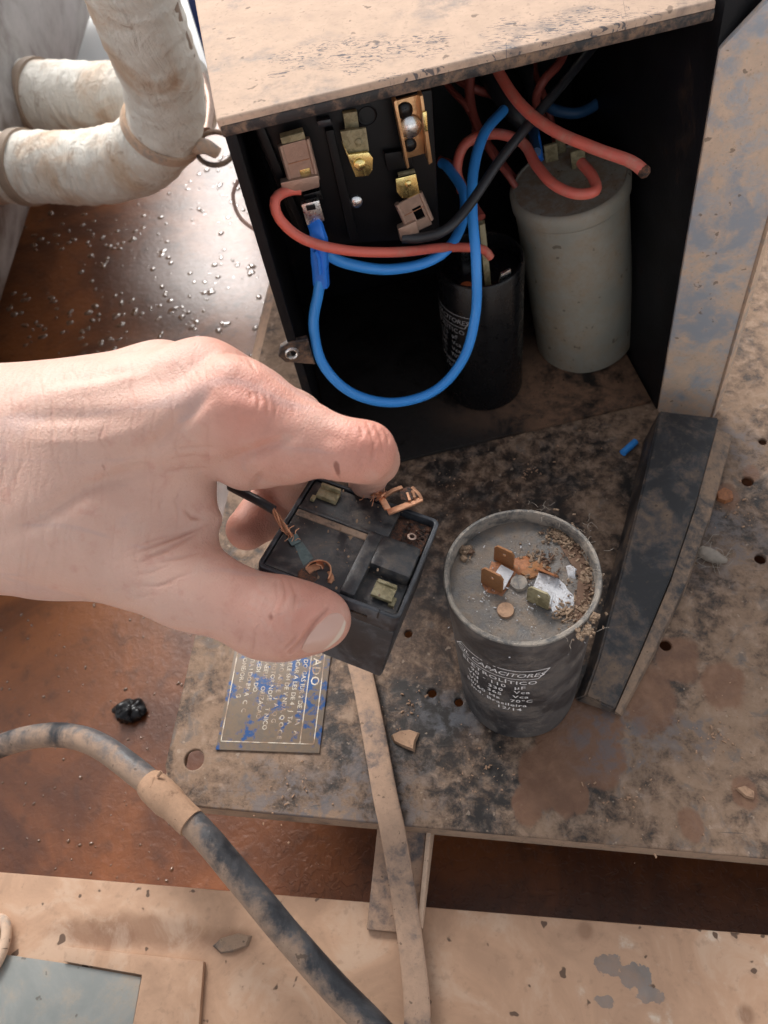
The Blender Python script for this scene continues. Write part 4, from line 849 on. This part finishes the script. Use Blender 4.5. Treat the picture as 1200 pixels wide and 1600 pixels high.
def surface_nets(v):
    ins = v < 0; nx, ny, nz = v.shape
    cs = np.zeros((nx - 1, ny - 1, nz - 1), np.int8)
    for i in (0, 1):
        for j in (0, 1):
            for l in (0, 1): cs += ins[i:nx - 1 + i, j:ny - 1 + j, l:nz - 1 + l]
    act = (cs > 0) & (cs < 8); idx = np.argwhere(act); n = len(idx); vid = np.full(act.shape, -1, np.int64); vid[act] = np.arange(n)
    acc = np.zeros((n, 3)); cnt = np.zeros(n)
    cor = [(i, j, l) for i in (0, 1) for j in (0, 1) for l in (0, 1)]
    val = {c: v[idx[:, 0] + c[0], idx[:, 1] + c[1], idx[:, 2] + c[2]].astype(float) for c in cor}
    for c in cor:
        for ax in range(3):
            if c[ax]: continue
            e = list(c); e[ax] = 1; a, b = val[c], val[tuple(e)]; m = (a < 0) != (b < 0); t = np.where(m, a / np.where(m, a - b, 1), 0)
            p = np.tile(np.array(c, float), (n, 1)); p[:, ax] += t; acc[m] += p[m]; cnt[m] += 1
    verts = LO_ + VOX * (idx + acc / cnt[:, None]); quads = []
    for ax in range(3):
        u_, w_ = (ax + 1) % 3, (ax + 2) % 3; sl0 = [slice(None)] * 3; sl1 = [slice(None)] * 3; sl0[ax] = slice(0, -1); sl1[ax] = slice(1, None)
        a, b = ins[tuple(sl0)], ins[tuple(sl1)]; ed = np.argwhere(a != b); ed = ed[(ed[:, u_] > 0) & (ed[:, w_] > 0) & (ed[:, u_] < v.shape[u_] - 1) & (ed[:, w_] < v.shape[w_] - 1)]
        flip = a[ed[:, 0], ed[:, 1], ed[:, 2]]; q = []
        for du, dw in ((0, 0), (1, 0), (1, 1), (0, 1)):
            e = ed.copy(); e[:, u_] -= du; e[:, w_] -= dw; q.append(vid[e[:, 0], e[:, 1], e[:, 2]])
        q = np.stack(q, 1); q[flip] = q[flip][:, ::-1]; quads.append(q)
    return verts, np.concatenate(quads)
hv, hq = surface_nets(skin); del skin
for it in range(5):          # relax the voxel steps
    acc = np.zeros_like(hv); cnt = np.zeros(len(hv))
    for a, b in ((0, 1), (1, 2), (2, 3), (3, 0)):
        np.add.at(acc, hq[:, a], hv[hq[:, b]]); np.add.at(acc, hq[:, b], hv[hq[:, a]]); np.add.at(cnt, hq[:, a], 1); np.add.at(cnt, hq[:, b], 1)
    hv = hv + ((acc / np.maximum(cnt, 1)[:, None]) - hv) * (.6 if it % 2 == 0 else .35)
def relax(v, q, f):
    acc = np.zeros_like(v); cnt = np.bincount(q.ravel(), minlength=len(v)) * 2.
    for a, b in ((0, 1), (1, 2), (2, 3), (3, 0)):
        for ax in range(3): acc[:, ax] += np.bincount(q[:, a], v[q[:, b], ax], len(v)) + np.bincount(q[:, b], v[q[:, a], ax], len(v))
    return v + (acc / np.maximum(cnt, 1)[:, None] - v) * f
# one level of refinement, then folds and hollows pressed into the skin
e4 = np.concatenate([hq[:, [i, (i + 1) % 4]] for i in range(4)]); e4.sort(axis=1); ue, inv = np.unique(e4, axis=0, return_inverse=True); inv = inv.ravel()
n0, nq = len(hv), len(hq); me_ = n0 + inv.reshape(4, nq); fc = n0 + len(ue) + np.arange(nq)
hv = np.concatenate([hv, (hv[ue[:, 0]] + hv[ue[:, 1]]) / 2, hv[hq].mean(1)])
hq = np.concatenate([np.stack([hq[:, i], me_[i], fc, me_[(i + 3) % 4]], 1) for i in range(4)])
for it in range(3): hv = relax(hv, hq, .5)
def vnormals():
    p = hv[hq]; fn = np.cross(p[:, 2] - p[:, 0], p[:, 3] - p[:, 1]); vn = np.zeros_like(hv)
    for i in range(4):
        for ax in range(3): vn[:, ax] += np.bincount(hq[:, i], fn[:, ax], len(hv))
    return vn / (np.linalg.norm(vn, axis=1)[:, None] + 1e-12)
vn = vnormals()
if (vn * (hv - hv.mean(0))).sum() < 0: vn = -vn
uv_ = hv[:, :2] / hv[:, 2:3] * F + np.array([CX, CY]); face = np.clip(-(vn * hv).sum(1) / np.linalg.norm(hv, axis=1) * 2.5, 0, 1) * (hv[:, 2] < .262)
disp = np.zeros(len(hv)); cre = np.zeros(len(hv))
def press(line, sig, amp, taper=True):
    """groove (amp < 0) or ridge along a line on the back of the hand, in mm"""
    global disp
    L = np.array(line, float); pad = sig * 3 + 2; idx = np.nonzero((uv_[:, 0] > L[:, 0].min() - pad) & (uv_[:, 0] < L[:, 0].max() + pad) & (uv_[:, 1] > L[:, 1].min() - pad) & (uv_[:, 1] < L[:, 1].max() + pad) & (face > 0))[0]
    Q = uv_[idx]; best = np.full(len(idx), 1e9); tt = np.zeros(len(idx)); tot = len(L) - 1
    for i in range(tot):
        a, b = L[i], L[i + 1]; d = b - a; t = np.clip(((Q - a) @ d) / (d @ d), 0, 1); dist = np.linalg.norm(Q - a - t[:, None] * d, axis=1); m = dist < best; best[m] = dist[m]; tt[m] = (i + t[m]) / tot
    w_ = np.exp(-(best / sig) ** 2) * (np.sin(np.clip(tt, .03, .97) * np.pi) ** .8 if taper else 1) * face[idx]
    disp[idx] += amp * .001 * w_
    if sig < 4: cre[idx] = np.maximum(cre[idx], -amp * 1.1 * w_)
press([(0, 838), (60, 812), (130, 768), (200, 742), (260, 730)], 15, -2.0); press([(225, 708), (285, 655), (335, 603)], 14, -1.9); press([(0, 652), (110, 652), (215, 650)], 14, -1.0)
press([(335, 728), (400, 706), (465, 680)], 11, -1.9); press([(396, 778), (398, 755), (412, 738)], 5, -1.6); press([(20, 620), (160, 602), (270, 560)], 13, .5)
press([(370, 632), (400, 640)], 20, 1.5, False); press([(60, 850), (160, 850)], 30, .4); press([(140, 700), (300, 660)], 14, .5)
press([(345, 560), (360, 575)], 16, .9, False); press([(575, 690), (585, 696)], 13, .5, False); press([(500, 680), (540, 690)], 12, -.5); press([(30, 690), (150, 690), (240, 660)], 9, .45); press([(60, 600), (180, 585), (250, 570)], 8, -.5); press([(120, 790), (200, 800), (250, 780)], 14, .7); press([(355, 920), (400, 940)], 16, -.5); press([(440, 955), (455, 960)], 14, .5, False)
for ln_, am in (([(332, 818), (285, 836), (200, 868)], -.75), ([(326, 824), (270, 852), (210, 884)], -.45), ([(318, 828), (262, 860), (225, 872)], -.4), ([(324, 860), (282, 872), (240, 880)], -.45), ([(318, 812), (298, 808), (286, 796)], -.7), ([(300, 832), (250, 840), (190, 862)], -.35),
                ([(285, 908), (240, 916), (200, 914)], -.28), ([(312, 888), (270, 906), (230, 926)], -.28), ([(270, 880), (235, 895), (205, 900)], -.25), ([(250, 925), (225, 932), (205, 930)], -.2),
                ([(399, 610), (405, 628), (402, 648)], -.35), ([(411, 613), (418, 632), (417, 652)], -.35), ([(424, 620), (431, 638), (428, 656)], -.3), ([(390, 612), (394, 630)], -.25), ([(455, 630), (462, 650)], -.2),
                ([(574, 660), (583, 690), (580, 722)], -.35), ([(587, 664), (596, 684), (598, 704)], -.4), ([(600, 668), (607, 684), (608, 694)], -.3), ([(562, 660), (568, 690)], -.2),
                ([(452, 905), (462, 930), (458, 962)], -.3), ([(440, 902), (446, 925), (444, 945)], -.25), ([(470, 985), (456, 1004), (440, 1018)], -.35), ([(400, 985), (396, 1008), (392, 1022)], -.25), ([(378, 990), (372, 1008)], -.2), ([(430, 905), (432, 930)], -.2),
                ([(380, 553), (392, 566), (400, 580)], -.3), ([(370, 550), (384, 566)], -.25), ([(345, 715), (300, 712), (262, 718)], -.2), ([(350, 700), (300, 698), (265, 702)], -.2), ([(340, 730), (290, 732), (250, 740)], -.2)): press(ln_, 2.6, am * (1.0 if ln_[0][0] < 335 and ln_[0][1] > 700 else 1.7))
press([(454, 1020), (474, 998), (492, 972), (512, 953)], 3.2, -.55, False); press([(447, 1014), (467, 992), (486, 966), (508, 946)], 4.5, .45)
rs = np.random.default_rng(5)
for i in range(110):          # fine wrist and back-of-hand lines
    x0, y0 = rs.uniform(-20, 150) if i < 70 else rs.uniform(150, 330), rs.uniform(570, 900); ln_ = rs.uniform(40, 110); sl_ = (y0 - 735) / 700
    press([(x0, y0 - ln_ / 2), (x0 - 6 - sl_ * 10 + rs.normal(0, 3), y0), (x0 - 4 - sl_ * 40 + rs.normal(0, 5), y0 + ln_ / 2)], 2.2, -rs.uniform(.08, .22))
hv = hv + vn * disp[:, None]; hv = relax(hv, hq, .15)
me = bpy.data.meshes.new('hand'); wv = hv @ ROT.T + CAM
me.vertices.add(len(wv)); me.vertices.foreach_set('co', wv.astype(np.float32).ravel())
me.loops.add(hq.size); me.loops.foreach_set('vertex_index', hq.astype(np.int32).ravel())
me.polygons.add(len(hq)); me.polygons.foreach_set('loop_start', np.arange(0, hq.size, 4, dtype=np.int32)); me.polygons.foreach_set('loop_total', np.full(len(hq), 4, np.int32))
me.update(calc_edges=True); me.validate()
bm = bmesh.new(); bm.from_mesh(me); bmesh.ops.recalc_face_normals(bm, faces=bm.faces); bm.to_mesh(me); bm.free()
def gauss(c, s_): return np.exp(-((hv - cpt(*c)) ** 2).sum(1) / (s_ * s_))
red = .9 * gauss((385, 632, .214), .011) + .8 * gauss((590, 690, .214), .012) + .5 * gauss((450, 955, .226), .010) + .7 * gauss((505, 960, .235), .010) + .6 * gauss((345, 545, .23), .014) + .8 * gauss((380, 830, .285), .014) + .55 * gauss((490, 700, .215), .03) + .35 * gauss((400, 960, .228), .02) + .4 * gauss((440, 770, .29), .015)
pale = gauss((60, 760, .225), .045) + .6 * gauss((300, 950, .225), .02)
def seg_phase(a, b, c, s_):
    a3, b3 = cpt(*a), cpt(*b); ax = (b3 - a3) / np.linalg.norm(b3 - a3); return (hv - cpt(*c)) @ ax, gauss(c, s_)
p1, w1 = seg_phase(IM, IP, (585, 688, .213), .0075); p2, w2 = seg_phase(TM, TI, (440, 950, .226), .0085); p3, w3 = seg_phase((-95, 745, .25), IM, (-20, 640, .235), .04)
ph = np.where(w1 > np.maximum(w2, w3), p1, np.where(w2 > w3, p2, p3)); wr = np.maximum(np.maximum(.22 * w1, .2 * w2), .22 * w3)
for nm, arr in (('redness', red), ('paleness', pale), ('fold_phase', ph * 1000), ('fold', wr), ('crease', np.clip(cre, 0, 1))):
    at_ = me.attributes.new(nm, 'FLOAT', 'POINT'); at_.data.foreach_set('value', np.clip(arr, -1000, 1000).astype(np.float32))
s = NT('skin'); n1 = s.noise(38, 5, .6, .4); n2 = s.noise(160, 5, .62); n3 = s.noise(900, 4, .6); vo = s.voro(1500)
col = s.mix(s.ss(n1, .3, .7), (.57, .33, .255), (.645, .395, .31)); col = s.mix(s.ma('MULTIPLY', s.attr('paleness'), .5, clamp=True), col, (.67, .44, .35))
col = s.mix(s.ma('MULTIPLY', s.attr('redness'), .58, clamp=True), col, (.60, .20, .14))
col = s.mix(s.mul(s.ss(n2, .52, .72), .45), col, (.52, .245, .185))
col = s.mix(s.mul(s.ss(s.noise(75, 4, .6, .5), .5, .68), .3), col, (.60, .42, .345)); col = s.mix(s.mul(s.ss(s.noise(55, 3, .5, .8, stretch=((.35, 1.6, 1), (0, 0, .1))), .56, .66), .35), col, (.47, .33, .31)); col = s.mix(s.ma('MULTIPLY', s.attr('crease'), .6, clamp=True), col, (.42, .18, .125))
for px, py, d_, r_ in ((170, 740, .225, .0007), (527, 732, .2135, .0008), (428, 972, .2255, .0012), (338, 604, .224, .0006)):
    p_ = atd(px, py, d_); v_ = s.n.new('ShaderNodeVectorMath'); v_.operation = 'DISTANCE'
    col = s.mix(s.mul(s.blob(tuple(p_), (r_, r_, .004), .6, .3, 700), .75), col, (.20, .06, .04))
s.set(col=col, rough=s.ma('MULTIPLY_ADD', n2, .15, .42), sss=.12, ssss=.003, spec=.42); s.b.inputs['Subsurface Radius'].default_value = (1., .35, .2)
fold = s.ma('SINE', s.ma('MULTIPLY_ADD', n2, 5., s.mul(s.attr('fold_phase'), 2.6)))
fine = s.noise(1000, 4, .6, .4, stretch=((1.6, .8, 1), (0, 0, .3)))
hgt = s.ma('ADD', s.mul(s.mul(fold, s.attr('fold')), .9), s.ma('ADD', s.mul(vo, .30), s.ma('ADD', s.mul(fine, .7), s.mul(n2, .25))))
s.bump(hgt, .65, .0006); M['skin'] = s.m
hand = link('hand', me, 'skin'); tag(hand, 'bare left hand reaching in from the left, gripping the burnt relay', 'hand')
me.polygons.foreach_set('use_smooth', [True] * len(me.polygons))
for a in ('sharp_edge',):
    if a in me.attributes: me.attributes.remove(me.attributes[a])
# thumb nail laid on the skin
bvh = BVHTree.FromPolygons([Vector(v) for v in wv], [tuple(q) for q in hq])
s = NT('nail'); n1 = s.noise(120, 3); s.set(col=s.mix(s.ss(s.ma('MULTIPLY_ADD', n1, .08, s.attr('free_edge')), .86, .93), s.mix(n1, (.55, .325, .255), (.60, .38, .305)), (.64, .52, .42)), rough=.3, sss=.1, ssss=.003, spec=.5, coat=.25, coatr=.2); s.bump(s.noise(300, 2, .5, stretch=((1, 6, 1), (0, 0, 0))), .08, .0004); M['nail'] = s.m
def nail_mesh():
    """rounded plate on the lower right of the thumb tip, from cuticle to free edge"""
    c0, c1, f0_, f1_ = (462, 1022), (519, 951), (512, 1016), (545, 968)
    bm = bmesh.new(); nu, nv = 16, 20; grid = []; o_ = Vector(CAM)
    for i in range(nu + 1):
        u0 = i / nu * 2 - 1; row = []
        for j in range(nv + 1):
            v0 = j / nv * 2 - 1; u_ = (u0 * math.sqrt(1 - .38 * v0 * v0) + 1) / 2; v_ = (v0 * math.sqrt(1 - .38 * u0 * u0) + 1) / 2; bow = 1 - (2 * v_ - 1) ** 2; uu = u_ + (-.10 * bow * (1 - u_)) + .10 * bow * u_
            x = (c0[0] * (1 - v_) + c1[0] * v_) * (1 - uu) + (f0_[0] * (1 - v_) + f1_[0] * v_) * uu; y = (c0[1] * (1 - v_) + c1[1] * v_) * (1 - uu) + (f0_[1] * (1 - v_) + f1_[1] * v_) * uu
            hit = None
            for sh in range(14):       # step inwards where the line of sight just misses the skin
                xs_, ys_ = x + (470 - x) * sh * .012, y + (960 - y) * sh * .012; d_ = Vector(ROT @ ray(xs_, ys_)).normalized(); h2 = bvh.ray_cast(o_, d_, .5)
                if h2[0]: hit = h2; break
            row.append((hit[0], hit[1]) if hit else None)
        grid.append(row)
    assert all(c for rw in grid for c in rw)
    nm_ = sum((c[1] if c[1].dot(o_ - c[0]) > 0 else -c[1] for rw in grid for c in rw), Vector()).normalized()
    P3 = [[c[0] + nm_ * .00045 for c in rw] for rw in grid]
    for _ in range(4):
        G2 = [[v.copy() for v in rw] for rw in P3]
        for i in range(1, nu):
            for j in range(1, nv): G2[i][j] = P3[i][j] * .4 + (P3[i - 1][j] + P3[i + 1][j] + P3[i][j - 1] + P3[i][j + 1]) * .15
        P3 = G2
    top = [[bm.verts.new(v) for v in rw] for rw in P3]; bot = [[bm.verts.new(v - nm_ * .0010) for v in rw] for rw in P3]
    for i in range(nu):
        for j in range(nv):
            bm.faces.new((top[i][j], top[i + 1][j], top[i + 1][j + 1], top[i][j + 1])); bm.faces.new((bot[i][j], bot[i][j + 1], bot[i + 1][j + 1], bot[i + 1][j]))
    for i in range(nu):
        for j in (0, nv): bm.faces.new((top[i][j], top[i + 1][j], bot[i + 1][j], bot[i][j]))
    for j in range(nv):
        for i in (0, nu): bm.faces.new((top[i][j], top[i][j + 1], bot[i][j + 1], bot[i][j]))
    o = from_bm('thumb_nail', bm, 'nail', hand); va = o.data.attributes.new('free_edge', 'FLOAT', 'POINT')
    va.data.foreach_set('value', [max(0., (k % ((nu + 1) * (nv + 1))) // (nv + 1) / nu) for k in range(len(o.data.vertices))]); return o
nail_mesh()

# ------------------------------------------------------------------ cables in front
def mixed(pts): return [(*at(x, y, z),) for x, y, z in pts]
cab = thing('black_cable', 'mud-spattered black cable curving across the bottom left', 'cable')
tube('sheath', mixed([(-120, 1215, -.02), (-40, 1180, -.012), (60, 1150, -.004), (140, 1158, .004), (220, 1212, .009), (300, 1285, .009), (380, 1378, .006), (450, 1462, .0), (520, 1540, -.008), (590, 1612, -.014), (650, 1680, -.0175), (760, 1800, -.0175), (860, 1960, -.0175), (900, 2200, -.0175)]), .0057, 'cable_mud', cab, 24, .0025, wob=.03)
bm = bmesh.new(); c0 = mixed([(232, 1222, .0095), (262, 1250, .0098), (300, 1286, .0095)]); sweep(bm, spline(c0, .002), [.0063, .0068, .0071, .0070, .0071, .0069, .0070, .0066] + [.0062] * 20, 20, wob=.06); from_bm('mud_coat', bm, 'mud', cab)
for q in (((240, 1215, .0155), (237, 1232, .016), (239, 1255, .013)), ((246, 1213, .016), (252, 1205, .0165))):
    tube('mud_sliver', mixed(q), .0008, 'mud', cab, 6, .002)
st = mixed([(556, 1020, .004), (568, 1065, .0040), (585, 1150, .0045), (602, 1245, .0045), (612, 1290, .003), (622, 1345, -.006), (634, 1420, -.0165), (645, 1500, -.0185), (652, 1580, -.0185), (650, 1660, -.0205), (640, 1780, -.0215), (610, 1950, -.0215), (560, 2200, -.0215)])
o = tube('flat_cable', st, 1., 'strip_mud', None, 16, .003, flat=(.0052, .0022), up=(0, 0, 1), wob=.02)
tag(o, 'flat mud-caked cable running down from under the held relay', 'cable')

# ------------------------------------------------------------------ small loose things on plate and floor
def lump(name, label, cat, poly, z, hgt, mat, jit=.3, seed=1):
    rnd = random.Random(seed); bm = bmesh.new(); n = len(poly); c = sum((at(x, y, z) for x, y in poly), Vector()) / n
    a_ = [bm.verts.new(at(x, y, z + .0002)) for x, y in poly]; b_ = [bm.verts.new(c.lerp(v.co, .86) + Vector((0, 0, hgt * rnd.uniform(.6, 1.2)))) for v in a_]; t_ = bm.verts.new(c + Vector((0, 0, hgt * .8)))
    for k in range(n):
        l = (k + 1) % n; bm.faces.new((a_[k], a_[l], b_[l], b_[k])); bm.faces.new((b_[k], b_[l], t_))
    bm.faces.new(a_[::-1]); o = from_bm(name, bm, mat, None); return tag(o, label, cat)
lump('mud_flake', 'pinkish brown flake of dried mud beside the flat cable', 'flake', [(611, 1150), (625, 1143), (640, 1140), (656, 1146), (650, 1160), (648, 1175), (630, 1168), (615, 1160)], 0, .0022, 'mud', seed=2)
lump('mud_flake', 'small red-brown clod near the right edge beyond the rail', 'flake', [(1118, 770), (1130, 764), (1144, 770), (1146, 782), (1132, 788), (1120, 782)], 0, .0025, 'rust', seed=3)
lump('mud_flake', 'curled tan flake at the right edge low on the plate', 'flake', [(1148, 1232), (1162, 1228), (1178, 1238), (1178, 1250), (1164, 1246)], 0, .0018, 'mud', seed=5)
lump('mud_flake', 'peeling brown flake on the beam left of the black cable', 'flake', [(332, 1478), (345, 1466), (372, 1458), (394, 1462), (388, 1478), (362, 1488), (345, 1490)], BZ, .0016, 'rail_side', seed=6)
rnd = random.Random(8); bm = bmesh.new()
bmesh.ops.create_icosphere(bm, subdivisions=4, radius=.0085, matrix=Matrix.Translation(at(202, 1112, FZ + .002)) @ Matrix.Diagonal((1.15, .85, .6, 1)))
for v in bm.verts: v.co += (v.co - at(202, 1112, FZ + .002)).normalized() * .0035 * mnoise.noise(v.co * 260)
tag(from_bm('black_rock', bm, 'black_gloss'), 'shiny wet black lump on the brown floor above the cable', 'rock')
o = tube('wire_offcut', mixed([(973, 708, .0021), (984, 698, .0022), (993, 690, .0022)]), .0019, 'wire_blue', None, 12); tag(o, 'short cut piece of blue wire lying beside the rail', 'wire offcut')
cc = thing('fibre_husk', 'pale frayed husk of fibres stuck to the plate beside the rail', 'husk')
tube('husk', mixed([(1084, 864, .001), (1096, 862, .0025), (1110, 868, .003), (1124, 874, .002), (1134, 876, .0008)]), [.0012, .0022, .0028, .0033, .0034, .0032, .0026, .0020, .0014, .0009] + [.0007] * 12, 'lint', cc, 10, .002, wob=.3)
fibres('fluff', [(1095, 865, 8), (1112, 870, 8), (1125, 875, 6)], 26, 'lint', cc, .003, .008, .00012, 21)
o = chips('grit', [(700, 760, 90), (820, 740, 70), (1150, 800, 60), (1120, 1150, 90), (640, 1100, 60), (450, 1220, 100), (980, 1250, 120), (760, 1200, 80), (900, 640, 80)], 420, 'mud', None, .0002, .0007, 31); o['label'] = 'fine grit and crumbs of mud sprinkled over the plate'; o['category'] = 'grit'

# ------------------------------------------------------------------ background on the left: tank, wrapped pipes
tank = thing('steel_tank', 'blurred grey steel tank with rusty stains at the left edge', 'tank')
t1_, t2_ = at(130, 60, -.06), at(-25, 550, -.06); ax_ = (t1_ - t2_).normalized(); vw = ((t1_ + t2_) / 2 - Vector(CAM)).normalized(); sd_ = vw.cross(ax_).normalized()
if sd_.x > 0: sd_ = -sd_
TR = .20; c1_, c2_ = t1_ + sd_ * TR + ax_ * .35, t2_ + sd_ * TR - ax_ * .10
mtk, ltk = cyl_frame(c2_, c1_)
lathe('shell', [(0, -.05), (TR * .6, -.045), (TR * .85, -.03), (TR * .97, -.01), (TR, .01), (TR, ltk - .01), (TR * .97, ltk + .01), (TR * .8, ltk + .03), (0, ltk + .05)], 'tank_paint', tank, 96, mtk)
lathe('weld_seam', [(TR - .001, .016), (TR + .003, .018), (TR + .004, .021), (TR + .003, .024), (TR - .001, .026)], 'tank_paint', tank, 96, mtk)
pipes = 'tape-wrapped pipes beside the tank'
pA = thing('wrapped_pipe', 'thick white wrapped pipe bending upwards at an elbow beside the box', 'pipe', pipes)
PA = [(-90, 268, .60), (40, 262, .575), (140, 262, .555), (215, 245, .535), (256, 195, .51), (252, 120, .475), (222, 40, .435), (190, -60, .40)]
RA_ = .0247
tube('wrap', [(*atd(*p),) for p in PA], RA_, 'pipe_wrap', pA, 48, .002, wob=.04, rg=(.035, .45))
pth = spline([(*atd(*p),) for p in PA], .004)
def strap(parent, path, i, rad, wd=.004, mat='pipe_strap'):
    a_, b_ = Vector(path[i]), Vector(path[i + 1]); t = (b_ - a_).normalized(); bm = bmesh.new(); sweep(bm, [a_ - t * wd, a_ - t * wd * .9, a_, a_ + t * wd * .9, a_ + t * wd], [rad * 1.0, rad * 1.09, rad * 1.10, rad * 1.09, rad * 1.0], 40, cap=False); return from_bm('strap', bm, mat, parent)
def nearest(path, px, py): 
    best = min(range(len(path) - 1), key=lambda i: (lambda c: (c[0] / c[2] * F + CX - px) ** 2 + (c[1] / c[2] * F + CY - py) ** 2)(ROT.T @ (np.array(path[i]) - CAM))); return best
strap(pA, pth, nearest(pth, 40, 262), RA_, .0045); strap(pA, pth, nearest(pth, 258, 205), RA_, .0035, 'lip_dust')
# tape seam along the outer side of the rising pipe
sm = [Vector(p) for p in pth[nearest(pth, 258, 205):]]
right_ = Vector(ROT @ np.array([1., .1, -.45])).normalized()
bm = bmesh.new(); sweep(bm, [p + right_ * (RA_ * 1.01) for p in sm], 1., 10, flat=(.0032, .0016), up=tuple(right_)); from_bm('tape_seam', bm, 'pipe_strap', pA)
pB = thing('wrapped_pipe', 'straight white wrapped pipe passing behind the bent one to the tank', 'pipe', pipes)
PB = [(-60, 150, .68), (20, 152, .665), (120, 156, .645), (240, 160, .625), (310, 150, .61)]
RB_ = .0285; tube('wrap', [(*atd(*p),) for p in PB], RB_, 'pipe_wrap', pB, 48, .0025, wob=.03, rg=(.03, .4)); pth2 = spline([(*atd(*p),) for p in PB], .005)
strap(pB, pth2, nearest(pth2, 62, 153), RB_, .004); strap(pB, pth2, nearest(pth2, 16, 152), RB_, .0045)
# hanger hook by the box corner, thin old wire, tan tube on the floor, blue post
hk = thing('pipe_clamp', 'rusty wire clamp and hook between pipe elbow and box corner', 'clamp')
tube('ring', [(*atd(336 + 30 * math.cos(t), 232 + 26 * math.sin(t), .52),) for t in np.linspace(.1, 5.6, 14)], .0018, 'rail_side', hk, 8)
tube('stem', [(*atd(316, 120, .56),), (*atd(328, 160, .55),), (*atd(324, 205, .54),)], .0035, 'tin_brown', hk, 10)
tube('knot', [(*atd(305, 232, .515),), (*atd(322, 228, .51),), (*atd(340, 240, .515),)], .0045, 'lip_dust', hk, 10, .002, wob=.4)
o = tube('thin_wire', [(*atd(372, 282, .50),), (*atd(364, 305, .50),), (*atd(372, 335, .50),), (*atd(392, 355, .495),), (*atd(420, 368, .49),)], .0013, 'wire_old', None, 10); tag(o, 'thin faded pink wire looping out left of the box', 'wire')
o = tube('drain_tube', mixed([(452, 380, FZ + .009), (432, 460, FZ + .009), (414, 540, FZ + .009), (400, 600, FZ + .009)]), .0085, 'strip_mud', None, 16); tag(o, 'tan muddy tube on the wet floor left of the box', 'tube')
a = atd(322, 30, .70)
prism('post', [Vector((a.x + x, a.y + y, FZ)) for x, y in ((-.012, 0), (.10, 0), (.10, .02), (-.012, .02))], [Vector((a.x + x, a.y + y, .4)) for x, y in ((-.012, 0), (.10, 0), (.10, .02), (-.012, .02))], 'blue_paint')
tag(bpy.data.objects['post'], 'dark blue post standing behind the box at the top edge', 'post')
